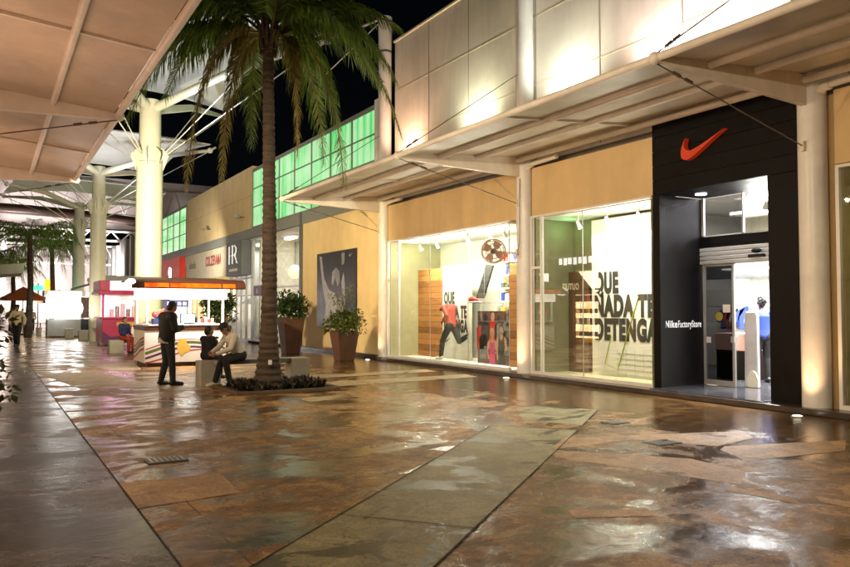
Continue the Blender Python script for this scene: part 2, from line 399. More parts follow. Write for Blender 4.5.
# text on a plane: ux = reading direction, uy = up
def text(name, s, size, m, pos, ux, uy, parent, stretch=1, bold=0, depth=.004, align='LEFT', width=None):
    cu = bpy.data.curves.new(name, 'FONT'); cu.body = s; cu.size = size; cu.extrude = depth; cu.offset = bold; cu.align_x = align; cu.space_character = 1.14 if width else 1
    to = bpy.data.objects.new('tmp', cu); COL.objects.link(to)
    dg = bpy.context.evaluated_depsgraph_get(); me = bpy.data.meshes.new_from_object(to.evaluated_get(dg))
    bpy.data.objects.remove(to); bpy.data.curves.remove(cu)
    if width:
        xs = [v.co.x for v in me.vertices]; sh = min(xs); stretch = width / (max(xs) - sh)
        for v in me.vertices: v.co.x -= sh
    ux, uy = V(ux), V(uy); uz = ux.cross(uy); o = origin(parent) if parent else V((0, 0, 0))
    for v in me.vertices:
        p = V(pos) + ux * v.co.x * stretch + uy * v.co.y + uz * v.co.z; v.co = p - o
    me.name = name; me.materials.clear(); me.materials.append(m)
    ob = bpy.data.objects.new(name, me); COL.objects.link(ob); ob.parent = parent
    return ob
FX, FU = (0, -1, 0), (0, 0, 1)      # on the shop front, facing the street

def lamp(name, kind, loc, power, color, target=None, size=.1, size_y=None, spot=60, blend=.6, parent=None):
    l = bpy.data.lights.new(name, kind); l.energy = power; l.color = color
    if kind == 'AREA':
        l.size = size
        if size_y: l.shape = 'RECTANGLE'; l.size_y = size_y
    elif kind == 'SPOT':
        l.spot_size = radians(spot); l.spot_blend = blend; l.shadow_soft_size = size
    else: l.shadow_soft_size = size
    o = bpy.data.objects.new(name, l); COL.objects.link(o); o.location = loc
    if target is not None:
        o.rotation_euler = (V(target) - V(loc)).to_track_quat('-Z', 'Y').to_euler()
    return o

# ------------------------------------------------------------------ camera, world
cam = bpy.data.cameras.new('camera'); co = bpy.data.objects.new('camera', cam); COL.objects.link(co)
cam.sensor_width = 36; cam.lens = 36 * 745 / 850; cam.clip_end = 2000; cam.clip_start = .05
yaw, pitch = radians(30.379), radians(2.037)
Fv = V((sin(yaw) * cos(pitch), cos(yaw) * cos(pitch), sin(pitch)))
co.location = (0, 0, 1.65); co.rotation_euler = Fv.to_track_quat('-Z', 'Y').to_euler()
scene.camera = co
w = bpy.data.worlds.new('World'); scene.world = w; w.use_nodes = True
wn = w.node_tree; bg = wn.nodes['Background']
sky = wn.nodes.new('ShaderNodeTexSky'); sky.sky_type = 'NISHITA'; sky.sun_disc = False
sky.sun_elevation = radians(38); sky.sun_rotation = radians(-62)
wn.links.new(sky.outputs[0], bg.inputs[0]); bg.inputs[1].default_value = .0005
scene.view_settings.view_transform = 'Standard'; scene.view_settings.look = 'None'; scene.view_settings.exposure = 0
scene.render.engine = 'CYCLES'
cy = scene.cycles
cy.use_denoising = True
try: cy.denoiser = 'OPENIMAGEDENOISE'
except Exception: pass
cy.max_bounces = 7; cy.diffuse_bounces = 3; cy.glossy_bounces = 3; cy.transparent_max_bounces = 10; cy.transmission_bounces = 4
cy.sample_clamp_indirect = 4; cy.caustics_reflective = False; cy.caustics_refractive = False

# ------------------------------------------------------------------ ground
struct('ground', MB().quad((-250, -60, 0), (300, -60, 0), (300, 500, 0), (-250, 500, 0)), M['ground'])
struct('pavement', MB().quad((-1.4, -20, .002), (1.1, -20, .002), (1.1, 140, .002), (-1.4, 140, .002)), M['strip'])
SZ = .002
def sheet(name, pts, m, z=None): 
    global SZ
    SZ += .0002; z = z or SZ
    return struct(name, MB().quad(*[(x, y, z) for x, y in pts]), m)
sheet('paving_band', [(-.25, 3.28), (.62, 2.62), (7.03, 7.83), (6.2, 8.72)], M['band'])
sheet('paving_band', [(6.95, 8.95), (7.35, 8.1), (8.69, 9.2), (8.3, 10.2), (7.7, 10.1)], M['band'])
jb = MB()
def joint(p, q, w_=.014, z=.0068):
    p, q = V((*p, z)), V((*q, z)); n = (q - p).cross(V((0, 0, 1))).normalized() * w_ / 2
    jb.quad(p - n, q - n, q + n, p + n)
joint((-.25, 3.28), (6.2, 8.72)); joint((.62, 2.62), (7.03, 7.83)); joint((7.35, 8.1), (8.69, 9.2)); joint((1.1, -20), (1.1, 140), .012)
joint((2.48, 5.58), (3.2, 4.72)); joint((6.2, 8.72), (7.03, 7.83), .015)
struct('paving_joint', jb, mat('joint_dark', (.025, .02, .016), .7))
for pts in ([(5.75, 6.89), (6.44, 7.44), (8.9, 6.62), (8.55, 6.2), (7.65, 6.05), (7.1, 6.9)],
            [(5.5, 6.5), (5.75, 6.89), (6.75, 5.7), (6.7, 4.95), (6.16, 4.62)],
            [(7.48, 5.88), (7.72, 6.0), (9.4, 5.5), (8.7, 5.1), (7.17, 5.3)],
            [(5.85, 4.55), (6.0, 4.65), (6.15, 4.1), (5.98, 3.9)], [(6.2, 3.85), (6.35, 4.0), (6.5, 3.4), (6.3, 3.3)],
            [(4.05, 4.55), (4.15, 4.75), (4.75, 4.45), (4.65, 4.25)],
            [(1.1, 6.6), (2.0, 6.7), (2.05, 7.6), (1.1, 7.62)]):
    sheet('paving_slab', pts, M['slab'])
for pts in ([(1.15, 22), (2.6, 21.6), (3.3, 16.5), (1.7, 17.2)], [(2.5, 26), (4.0, 25), (3.7, 21.8), (2.9, 21.8)], [(3.0, 17.6), (4.1, 17.2), (4.05, 15.6), (3.2, 15.7)],
            [(6.6, 15.9), (10.6, 16.0), (10.4, 15.2), (6.6, 14.9)], [(6.6, 17.6), (10.5, 17.9), (10.4, 17.1), (6.7, 16.9)], [(5.0, 13.2), (6.2, 13.4), (6.1, 12.9), (5.0, 12.6)]):
    sheet('paving_slab', pts, M['pale'])
for i, (x, y, dx, dy, lab) in enumerate([(1.72, 8.55, .42, .3, 'slotted metal drain grate set in the wet paving near the dark strip'),
                                         (7.25, 6.55, .4, .3, 'slotted metal drain grate on the peach slab before the entrance'),
                                         (7.95, 8.05, .34, .26, 'small metal drain cover on the dark paving right of the green band')]):
    g = thing('drain_grate', lab, 'drain grate', (x, y, 0), 'drain grates in the paving')
    part('frame', M['dkgrey'], g, MB().box(x - dx / 2, x + dx / 2, y - dy / 2, y + dy / 2, .001, .011))
    b_ = MB()
    for k in range(7):
        xx = x - dx / 2 + .03 + k * (dx - .06) / 6.5; b_.box(xx, xx + .022, y - dy / 2 + .025, y + dy / 2 - .025, .0125, .017)
    part('bars', M['steel'], g, b_)

# ------------------------------------------------------------------ near shop building
X0 = 11.5
SB = thing('shop_building', 'long cream shop building with pale panelled upper wall and lit display windows', 'building', (X0, 7, 0))
YN, YS = -8.0, 22.25
part('plinth', M['plinth'], SB, MB().box(11.12, 11.5, YN, YS, 0, .1), .012)
# upper wall of cladding panels: seams are real ribs and gaps
part('upper_wall', M['panel'], SB, MB().box(11.75, 12.1, YN, 22.05, 5.34, 10.7))
sm = MB()
for z in (7.31, 9.02): sm.box(11.743, 11.751, YN, 22.03, z - .014, z + .014)
part('panel_trim', M['seam'], SB, sm)
sm = MB()
for y in (19.8, 17.58, 15.36, 14.54, 12.28, 9.97, 7.66, 6.7, 4.4, 2.2, 0): sm.box(11.742, 11.753, y - .012, y + .012, 5.4, 10.69)
part('panel_gap', M['seamd'], SB, sm)
part('parapet_cap', M['seam'], SB, MB().box(11.69, 12.18, YN, 22.07, 10.7, 10.76))
# bulkheads above the windows
part('bulkhead', M['creamd'], SB, MB().box(X0, 11.95, 15.05, YS - .2, 3.95, 5.14), .01)
part('bulkhead', M['creamd'], SB, MB().box(X0, 11.95, 10.55, 14.42, 3.95, 5.14), .01)
part('bulkhead', M['creamd'], SB, MB().box(X0, 11.95, YN, 6.82, 3.95, 5.14), .01)
part('gap_strip', M['gap'], SB, MB().box(11.8, 12.0, YN, YS - .2, 5.14, 5.335))  # grey strip filling the gap between bulkheads and upper wall
part('recess_wall', M['creamd'], SB, MB().box(11.92, 12.1, 14.42, 15.3, 0, 5.14))
part('recess_wall', M['creamd'], SB, MB().box(11.72, 12.1, 6.82, 7.42, 0, 5.14))
part('recess_wall', M['creamd'], SB, MB().box(11.7, 12.1, 22.05, 22.45, 0, 5.14))
# interior shells behind the windows
def bay(y0, y1, xb, back, side, floorm):
    part('display_back', back, SB, MB().box(xb, xb + .1, y0, y1, .1, 3.95))
    part('display_side', side, SB, MB().box(11.56, xb, y1 - .06, y1, .12, 3.94))
    part('display_side', side, SB, MB().box(12.1 if y0 > 15 else 11.56, xb, y0, y0 + .05, .12, 3.94))
    part('display_floor', floorm, SB, MB().box(11.5, xb + .1, y0, y1, .02, .12))
bay(15.36, 22.04, 13.5, M['dispwhite'], M['dispolive'], M['dispwhite'])
bay(10.62, 14.4, 12.75, M['dispshade'], M['dispshade'], M['dispolive'])
bay(YN, 6.78, 12.4, M['slats'], M['dispolive'], M['plinth'])
part('display_ceiling', M['dispwhite'], SB, MB().box(11.56, 13.5, 15.41, 21.97, 3.88, 3.94))
part('display_ceiling', M['dispwhite'], SB, MB().box(11.56, 12.75, 10.67, 14.33, 3.88, 3.94))
# glazing
def window(y0, y1, mull, transoms, lab, z1=3.95, ends=()):
    fr = MB(); e = .03
    fr.box(11.47, 11.54, y0, y1, .1, .17); fr.box(11.47, 11.54, y0, y1, z1 - .045, z1)
    for y in mull: fr.box(11.468, 11.542, y - e, y + e, .17, z1 - .045)
    for ya, yb, z in transoms: fr.box(11.472, 11.538, ya, yb, z - .03, z + .03)
    f = part('shop_window', M['white'], SB, fr, 0, lab)
    part('pane', M['glass'], f, MB().quad((11.505, y0, .17), (11.505, y1, .17), (11.505, y1, z1 - .05), (11.505, y0, z1 - .05)))
    jo = MB()
    for y in ends: jo.box(11.497, 11.513, y - .008, y + .008, .17, z1 - .05)
    if ends: part('pane_joint', M['alu'], f, jo)
    return f
window(15.33, 22.06, (22.03, 21.3), [(21.33, 22.0, 2.65)], 'left display window with running mannequin', ends=(19.32, 17.26, 15.36))
window(10.58, 14.45, (14.42, 14.05), [(14.08, 14.39, 2.68)], 'right display window with big black lettering', ends=(12.62,))
window(YN, 6.8, (6.77, 3.0), [], 'dim window with slatted back wall', z1=3.93)
part('pane', M['glass'], SB, MB().quad((11.51, 15.34, .17), (11.9, 15.34, .17), (11.9, 15.34, 3.9), (11.51, 15.34, 3.9)))
# end wall with the poster
part('side_wall', M['cream'], SB, MB().box(X0, 12.1, 22.46, 29.88, .1, 5.3))
part('side_wall_base', M['plinth'], SB, MB().box(11.3, 11.498, 22.3, 36.9, 0, .14), .01)

# ---- entrance portal
EN = thing('shop_entrance', 'black clad shop entrance with red tick logo and glass sliding door', 'entrance', (X0, 9, 0))
cl = MB()
for k in range(5):
    z = 3.95 + k * .286; cl.box(11.47, 11.9, 7.43, 10.53, z + .006, z + .28)
part('fascia', M['black'], EN, cl, .004)
part('fascia_backing', M['blacksoft'], EN, MB().box(11.5, 12.0, 7.45, 10.51, 3.952, 5.36))
part('jamb', M['black'], EN, MB().box(11.47, 12.85, 7.43, 7.98, .0, 3.95), .006)
part('jamb', M['black'], EN, MB().box(11.47, 11.62, 10.36, 10.54, .1, 3.95), .004)
side = part('side_panel', M['black'], EN, MB().box(11.62, 12.9, 10.42, 10.54, .1, 3.95), .004)
text('lettering', 'Nike', .2, M['lwhite'], (11.66, 10.414, 1.3), (1, 0, 0), FU, side, 1, .003, width=.35)
text('lettering', 'FactoryStore', .2, M['lwhite'], (12.04, 10.414, 1.3), (1, 0, 0), FU, side, 1, 0, width=.68)
part('threshold', M['tile'], EN, MB().box(11.2, 12.95, 7.98, 10.42, .0, .12), .01)
part('soffit', M['blacksoft'], EN, MB().box(11.9, 12.8, 7.98, 10.42, 3.96, 4.05))
part('transom_bar', M['black'], EN, MB().box(12.74, 12.86, 7.98, 10.42, 2.93, 3.15), .005)
ro = MB()
for k in range(4): ro.box(12.7, 12.84, 7.98, 10.42, 2.58 + k * .087, 2.655 + k * .087)
part('roller_housing', M['alu'], EN, ro, .012)
se = MB(); se.ball((12.64, 9.05, 2.79), (.05, .11, .05)); se.box(12.62, 12.7, 8.9, 9.22, 2.66, 2.72)
part('door_sensor', M['blacksoft'], EN, se)
tw = part('transom_window', M['alu'], EN, MB().box(12.77, 12.82, 10.36, 10.415, 3.15, 3.955).box(12.77, 12.82, 9.42, 9.45, 3.15, 3.955).box(12.77, 12.82, 7.98, 10.41, 3.15, 3.18))
part('pane', M['glass'], tw, MB().quad((12.8, 7.98, 3.18), (12.8, 9.42, 3.18), (12.8, 9.42, 3.95), (12.8, 7.98, 3.95)))
part('dark_pane', glass('grey_transom_glass', (.13, .13, .14), .03), tw, MB().quad((12.8, 9.45, 3.18), (12.8, 10.36, 3.18), (12.8, 10.36, 3.95), (12.8, 9.45, 3.95)))
def door(y0, y1, pane, x=12.8):
    d = part('door', M['alu'], EN, MB().box(x - .025, x + .025, y0, y0 + .05, .13, 2.58).box(x - .025, x + .025, y1 - .05, y1, .13, 2.58)
             .box(x - .024, x + .024, y0 + .05, y1 - .05, .13, .23).box(x - .024, x + .024, y0 + .05, y1 - .05, 2.54, 2.58))
    part('pane', pane, d, MB().quad((x, y0 + .05, .23), (x, y1 - .05, .23), (x, y1 - .05, 2.54), (x, y0 + .05, 2.54)))
    return d
d = door(9.66, 10.4, M['glassd'])
lk = MB().box(12.75, 12.86, 9.655, 9.73, 1.0, 1.12); part('lock', M['alu'], d, lk)
part('notice', M['kwhite'], d, MB().box(12.782, 12.79, 9.76, 9.93, 1.6, 1.76))
yl = MB(); yl.prism([(12.784, 10.02 + .09 * cos(a), 1.52 + .09 * sin(a)) for a in [2 * pi * k / 20 for k in range(20)]], (-.003, 0, 0))
part('sticker', mat('olive_sticker', (.3, .25, .03), .5), d, yl)
part('notice', M['kwhite'], d, MB().box(12.782, 12.788, 10.23, 10.34, .98, 1.1))
for y in (9.95, 8.35):
    dl = MB(); dl.prism([(12.2 + .11 * cos(a), y + .11 * sin(a), 3.955) for a in [2 * pi * k / 20 for k in range(20)]], (0, 0, -.012))
    part('downlight', M['e_bulb'], EN, dl)
    lamp('downlight_beam', 'SPOT', (12.2, y, 3.9), 60, (.9, .93, 1), (12.2, y, 0), .08, spot=115)
def swoosh(cy_, cz, L, x, ux=-1):
    # tick emblem outline from bezier arcs; u runs along reading direction, v is up
    def bz(a, b, c, d_, n=14): return [tuple((1 - t) ** 3 * p + 3 * (1 - t) ** 2 * t * q + 3 * (1 - t) * t * t * r + t ** 3 * s_ for p, q, r, s_ in zip(a, b, c, d_)) for t in [k / n for k in range(n)]]
    o = bz((.13, .42), (.07, .28), (.1, .17), (.24, .165)) + bz((.24, .165), (.34, .17), (.6, .26), (1.0, .43)) + bz((1.0, .43), (.66, .27), (.34, .02), (.17, .0)) + bz((.17, .0), (.02, -.01), (-.05, .14), (.13, .42))
    return [(x, cy_ + ux * u * L, cz + v * L * 1.0) for u, v in o]
sw = MB().prism(swoosh(9.74, 4.49, 1.0, 11.469), (-.12, 0, 0))
lo = sw.build('logo', M['red'], EN, .004)

# ---- store interior beyond the entrance
SI = thing('store_interior', 'bright white store interior seen through the open entrance door', 'store interior', (15, 9, .12))
part('floor', M['tile'], SI, MB().box(12.95, 20, 5, 14.5, .0, .115))
part('wall', M['dispwhite'], SI, MB().box(19.9, 20, 5, 14.5, .12, 4.4))
part('wall', M['dispwhite'], SI, MB().box(12.9, 19.9, 14.4, 14.5, .12, 4.4))
part('wall', M['dispwhite'], SI, MB().box(12.9, 19.9, 5, 5.1, .12, 4.4))
part('ceiling', M['dispwhite'], SI, MB().box(12.84, 20, 5, 14.5, 4.4, 4.5))
part('upper_band', M['dkgrey'], SI, MB().box(15.9, 16.0, 5.1, 14.4, 2.42, 3.2).box(19.0, 19.9, 5.1, 14.4, 2.9, 3.0))
du = MB(); du.tube([(15.4, 9.6, 4.2), (14.7, 9.95, 4.22), (14.3, 10.15, 4.15), (14.2, 10.25, 3.9), (14.2, 10.25, 3.78)], .2, 20)
part('duct', M['dispwhite'], SI, du)
part('diffuser', M['dispwhite'], SI, MB().box(13.9, 14.5, 9.9, 10.6, 3.7, 3.77), .01)
for i, (x, y) in enumerate(((15.2, 10.1), (15.2, 9.2), (16.0, 9.7), (15.7, 10.6), (15.6, 11.6), (15.75, 9.6))):
    part('ceiling_light', M['e_white'], SI, MB().box(x - .1, x + .1, y - .45, y + .45, 2.62 if i > 2 else 4.3, 2.66 if i > 2 else 4.34))
lamp('store_light', 'AREA', (15.5, 9.8, 4.2), 3600, (1, .96, .95), (15.5, 9.8, 0), 3.5, 4)
lamp('store_light', 'POINT', (13.6, 9.6, 3.5), 120, (1, .97, .95), None, .2)  # added point fill, brightens the ceiling seen through the transom
lamp('store_light', 'AREA', (13.4, 9.2, 4.25), 600, (1, .95, .95), (13.4, 9.2, 0), .8, 2)
part('shelf_wall', M['dispwhite'], SI, MB().box(17.5, 17.7, 10.4, 14.2, .12, 2.2))
CT = thing('counter', 'black sales counter with a pale pink cloth in the store', 'counter', (14.7, 10.8, .12))
part('body', M['black'], CT, MB().box(14.3, 15.1, 10.45, 11.3, .12, 1.1), .01)
part('cloth', mat('pink_cloth', (.75, .45, .38), .8, var=.1, scale=10), CT, MB().box(14.285, 15.12, 10.435, 11.32, .75, 1.13), .01)
RK = thing('clothes_rail', 'rail of blue, white and red sports clothes inside the store', 'clothes rail', (17, 12.9, .12))
part('rail', M['alu'], RK, MB().cyl((17, 12.4, 1.75), (17, 13.8, 1.75), .02).cyl((17, 12.4, .12), (17, 12.4, 1.75), .02).cyl((17, 13.8, .12), (17, 13.8, 1.75), .02))
for k, c in enumerate(('bluec', 'whitec', 'redc', 'bluec')):
    y = 12.47 + k * .18; gm = MB()
    gm.prism([(16.70, y, 1.15), (17.30, y, 1.15), (17.30, y, 1.55), (17.38, y, 1.3), (17.43, y, 1.35), (17.32, y, 1.64), (17.05, y, 1.74), (16.95, y, 1.74), (16.68, y, 1.64), (16.57, y, 1.35), (16.62, y, 1.3), (16.70, y, 1.55)], (0, .06, 0))
    part('garment', M[c], RK, gm, .015)
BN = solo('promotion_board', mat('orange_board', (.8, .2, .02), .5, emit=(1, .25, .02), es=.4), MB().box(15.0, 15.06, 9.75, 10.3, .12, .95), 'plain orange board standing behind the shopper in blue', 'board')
SG = thing('security_gate', 'white pedestal anti-theft gate just inside the open door', 'security gate', (13.1, 9.4, .12))
gp = MB(); gp.prism([(13.06, 9.36, .12), (13.06, 9.66, .12), (13.06, 9.65, 1.55), (13.06, 9.62, 1.62), (13.06, 9.4, 1.62), (13.06, 9.37, 1.55)], (.09, 0, 0))
part('pedestal', mat('grey_plastic', (.6, .6, .62), .4), SG, gp, .02)
gb = MB(); gb.prism([(13.02, 9.33, .12), (13.02, 9.57, .12), (13.02, 9.57, .3), (13.02, 9.52, .42), (13.02, 9.45, .46), (13.02, 9.38, .42), (13.02, 9.33, .3)], (.035, 0, 0))
part('foot_cover', M['dispwhite'], SG, gb, .01)

# ------------------------------------------------------------------ display contents
def board(name, x, y0, y1, z0, z1, m, lab, cat, t=.05):
    return solo(name, m, MB().box(x, x + t, y0, y1, z0, z1), lab, cat, bev=.004)
board('plank_board', 12.6, 20.4, 21.95, .12, 3.0, M['board'], 'orange wooden plank board left of the running mannequin', 'display board')
board('plank_board', 12.2, 15.45, 16.3, .12, 2.9, M['board'], 'narrow orange plank board at the right end of the mannequin window', 'display board')
LB = thing('lettered_board', 'white board with black words behind the running mannequin', 'display board', (12.6, 19.4, .12))
part('board', M['dispwhite'], LB, MB().box(12.6, 12.65, 18.75, 20.38, .12, 3.05), .004)
for k, s in enumerate(('QUE', 'NADA TE', 'DETENGA')):
    text('lettering', s, .5, M['letter'], (12.597, 20.28, 1.86 - k * .44), FX, FU, LB, 1, .028, width=(.62, 1.3, 1.36)[k])
part('logo', M['letter'], LB, MB().prism(swoosh(20.28, .62, .42, 12.596), (-.004, 0, 0)))
SP = solo('slanted_board', mat('dark_slanted_panel', (.05, .05, .045), .4), MB().prism([(12.7, 18.62, 2.0), (12.7, 18.25, 2.0), (12.7, 17.75, 2.95), (12.7, 18.1, 3.0)], (.06, 0, 0)), 'dark slanted panel behind the shoe in the mannequin window', 'display panel')
def shoe_mesh(c, s, yaw_=0):
    m_ = MB(); R_ = Matrix.Rotation(yaw_, 3, 'Z')
    prof = [(-.5, .02, .16, .16), (-.42, .22, .2, .3), (-.2, .22, .22, .34), (0, .2, .2, .24), (.25, .19, .23, .17), (.42, .17, .21, .13), (.5, .06, .1, .08)]
    rings = []
    for t, a, w_, h_ in prof:
        rings.append([V((t * s, w_ * s * .5 * cos(u), max(0, h_ * s * .5 + h_ * s * .5 * sin(u)))) for u in [2 * pi * k / 12 for k in range(12)]])
    vs = [R_ @ v + V(c) for r in rings for v in r]; n = 12
    m_.add(vs, [(i * n + k, i * n + (k + 1) % n, (i + 1) * n + (k + 1) % n, (i + 1) * n + k) for i in range(len(prof) - 1) for k in range(n)] + [tuple(range(n)), tuple(range((len(prof) - 1) * n, len(prof) * n))], True)
    return m_
SH = thing('display_shoe', 'oversized red and white sports shoe in front of the slanted panel', 'shoe', (12.35, 17.9, 1.85))
part('upper', M['redc'], SH, shoe_mesh((12.35, 18.15, 1.9), .5, -pi / 2 + .15))
so = MB().box(12.28, 12.43, 17.89, 18.41, 1.86, 1.91); part('sole', M['shoe'], SH, so, .03)
part('shelf', M['glass'], SH, MB().box(12.15, 12.6, 17.7, 18.6, 1.84, 1.858))
for y in (17.75, 18.55): part('wire', M['alu'], SH, MB().cyl((12.4, y, 1.85), (12.4, y, 3.88), .005))
# bright stack of shelves with goods
SV = thing('lit_shelf', 'bright yellow-lit shelf of small goods behind the window glass', 'shelf', (13.1, 16.9, .12))
part('back', M['dispwhite'], SV, MB().box(13.1, 13.15, 16.3, 17.75, .12, 3.3))
for k in range(5):
    z = 1.5 + k * .38
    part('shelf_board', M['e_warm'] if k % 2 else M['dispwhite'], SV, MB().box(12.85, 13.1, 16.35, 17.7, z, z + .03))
cols = ['ygraph', 'redc', 'bluec', 'kwhite', 'gstripe', 'dkgrey', 'whitec']
for k in range(5):
    for j in range(6):
        y = 16.45 + j * .21 + random.uniform(-.02, .02); z = 1.531 + k * .38; hh = random.uniform(.1, .26)
        part('goods_box', M[random.choice(cols)], SV, MB().box(12.9, 13.05, y, y + random.uniform(.1, .17), z, z + hh), .006)
# printed poster of two runners
RP = thing('runner_poster', 'printed poster of two women running in pink and black tops', 'poster', (12.3, 17.1, .12))
part('sheet', M['brownp'], RP, MB().box(12.3, 12.32, 16.35, 17.95, .12, 1.62))
def blob(x, pts): return MB().prism([(x, y, z) for y, z in pts], (-.004, 0, 0))
def ell(cy_, cz, ry, rz, n=20): return [(cy_ + ry * cos(2 * pi * k / n), cz + rz * sin(2 * pi * k / n)) for k in range(n)]
for cy_, cz_ in ((17.8, 1.32), (17.55, 1.42), (17.2, 1.46), (16.9, 1.4), (16.55, 1.44), (17.68, 1.05), (16.5, 1.2)):
    part('printed_crowd', M[random.choice(['letter', 'brownp', 'skinp', 'navy'])], RP, MB().prism([(12.2985, y, z) for y, z in ell(cy_, cz_, .09, .12)], (-.0015, 0, 0)))
    part('printed_crowd', M[random.choice(['letter', 'redside', 'navy', 'postm'])], RP, MB().prism([(12.2985, cy_ + u, cz_ + v) for u, v in ((.2, -.2), (.1, -.12), (-.1, -.12), (-.2, -.2), (-.17, -.8), (.17, -.8))], (-.001, 0, 0)))
for cy_, top, hr, cz, l_ in ((17.22, 'pinkc', 'hairp', .82, 0), (16.78, 'letter', 'brownp', .93, .003)):
    x = 12.294 - l_; f1 = MB(); zb = .14
    for pts in (ell(cy_, cz + .17, .085, .125), [(cy_ + .05, cz + .08), (cy_ - .05, cz + .08), (cy_ - .08, cz - .1), (cy_ + .08, cz - .1)],
                [(cy_ + .17, cz - .03), (cy_ + .23, cz - .1), (cy_ + .27, cz - .35), (cy_ + .2, zb + .1), (cy_ + .14, zb + .14), (cy_ + .18, cz - .34), (cy_ + .13, cz - .2), (cy_ + .07, cz + .0)],
                [(cy_ - .17, cz - .03), (cy_ - .23, cz - .1), (cy_ - .26, cz - .33), (cy_ - .08, zb + .22), (cy_ - .04, zb + .3), (cy_ - .18, cz - .33), (cy_ - .13, cz - .2), (cy_ - .07, cz + .0)]):
        f1.prism([(x, y, z) for y, z in pts], (-.0015, 0, 0))
    part('printed_skin', M['skinp'], RP, f1)
    tp_ = [(.12, 0), (.075, .01), (.05, -.12), (0, -.16), (-.05, -.12), (-.075, .01), (-.12, 0), (-.14, -.2), (-.13, -.4), (-.15, zb - cz), (.15, zb - cz), (.13, -.4), (.14, -.2)]
    part('printed_top', M[top], RP, MB().prism([(x - .0025, cy_ + u, cz + v) for u, v in tp_], (-.001, 0, 0)))
    hh = [(cy_ + .1 * cos(a), cz + .2 + .13 * sin(a)) for a in [pi * k / 12 - .25 for k in range(15)]] + [(cy_ - .075, cz + .2), (cy_ - .03, cz + .255), (cy_ + .05, cz + .25)]
    part('printed_hair', M[hr], RP, MB().prism([(x - .0025, y, z) for y, z in hh], (-.001, 0, 0)))
    ey = MB()
    for q in (-.03, .03): ey.prism([(x - .0028, y, z) for y, z in ell(cy_ + q, cz + .185, .012, .007, 8)], (-.0006, 0, 0))
    ey.prism([(x - .0028, y, z) for y, z in ell(cy_, cz + .105, .028, .008, 8)], (-.0006, 0, 0)); part('printed_face', M['brownp'], RP, ey)
# right window: white lettered board, orange wire outline
RB = thing('lettered_board', 'large white board with huge black words in the window by the entrance', 'display board', (12.5, 12, .12))
part('board', M['dispwhite'], RB, MB().box(12.5, 12.55, 10.68, 13.4, .12, 3.8), .004)
for k, (s, wd) in enumerate((('QUE', .78), ('NADA TE', 1.86), ('DETENGA', 1.94))):
    text('lettering', s, .64, M['letter'], (12.497, 13.3, 2.07 - k * .545), FX, FU, RB, 1, .042, width=wd)
wl = MB(); wl.tube([(12.48, 12.75, 1.05), (12.47, 12.95, .4), (12.47, 12.55, .28), (12.48, 12.2, 1.2), (12.48, 11.9, 1.95)], .012, 6)
part('drawn_line', mat('olive_line', (.35, .4, .03), .5), RB, wl)
gl_ = MB()
for k in range(7):
    gl_.box(12.494, 12.499, 11.0 + k * .26, 11.006 + k * .26, .16, .75)
for k in range(5): gl_.box(12.494, 12.499, 10.9, 12.6, .18 + k * .12, .186 + k * .12)
part('net_print', mat('grey_net', (.5, .5, .45), .6), RB, gl_)
board('reflection_board', 12.58, 13.62, 14.32, .12, 2.6, mat('brown_reflection', (.12, .07, .035), .5), 'dark brown panel standing in for a reflection at the left end of the lettered window', 'display panel')  # brown street reflection in the glass, built as a solid panel
# track lights
def track(x, y, lab, p_):
    t = thing('track_light', lab, 'spotlight', (x, y, 3.6), 'spotlights hanging in the display windows')
    part('stem', M['white'], t, MB().cyl((x, y, 3.7), (x, y, 3.9), .012))
    d_ = V((.45, -.1, -.85)).normalized(); p = V((x, y, 3.68))
    part('can', M['white'], t, MB().tube([p - d_ * .09, p, p + d_ * .1], [.035, .05, .055], 14))
    part('bulb', M['e_bulb'], t, MB().tube([p + d_ * .1, p + d_ * .115], [.052, .045], 14))
    lamp('spotlight_beam', 'SPOT', p + d_ * .14, p_, warm, (x + .75, y - .1, 1.7), .045, spot=125, blend=1)
warm = (1, .95, .8)
ords = ('first', 'second', 'third', 'fourth', 'fifth')
for i, y in enumerate((20.75, 19.75, 18.0, 16.9, 16.2)):
    track(12.0, y, ords[i] + ' white spotlight from the left in the mannequin window', (300, 320, 370, 370, 300)[i])
for i, y in enumerate((13.3, 12.35, 11.4)):
    track(12.0, y, ords[i] + ' white spotlight from the left in the lettered window', (25, 300, 620)[i])
for y, p in ((20.9, 75), (19.3, 85), (17.8, 85), (16.4, 75)): lamp('window_fill', 'POINT', (11.95, y, 3.35), p, warm, None, .03)  # added point fills that brighten the mannequin window, besides its spotlights
for y, p in ((12.7, 28), (11.9, 55), (11.2, 75)): lamp('window_fill', 'POINT', (11.72, y, 3.2), p, warm, None, .03)  # same kind of added fill for the lettered window
for y in (21.0, 17.2, 14.0): lamp('window_green_fill', 'POINT', (12.3, y, 3.6), 7, (.35, 1, .4), None, .15)  # added green points standing in for green light reflected onto the ceiling
lamp('window_dim_light', 'AREA', (11.8, 5.2, 3.7), 14, (1, .9, .45), (12.4, 5.2, 1.2), .4, 2.5)

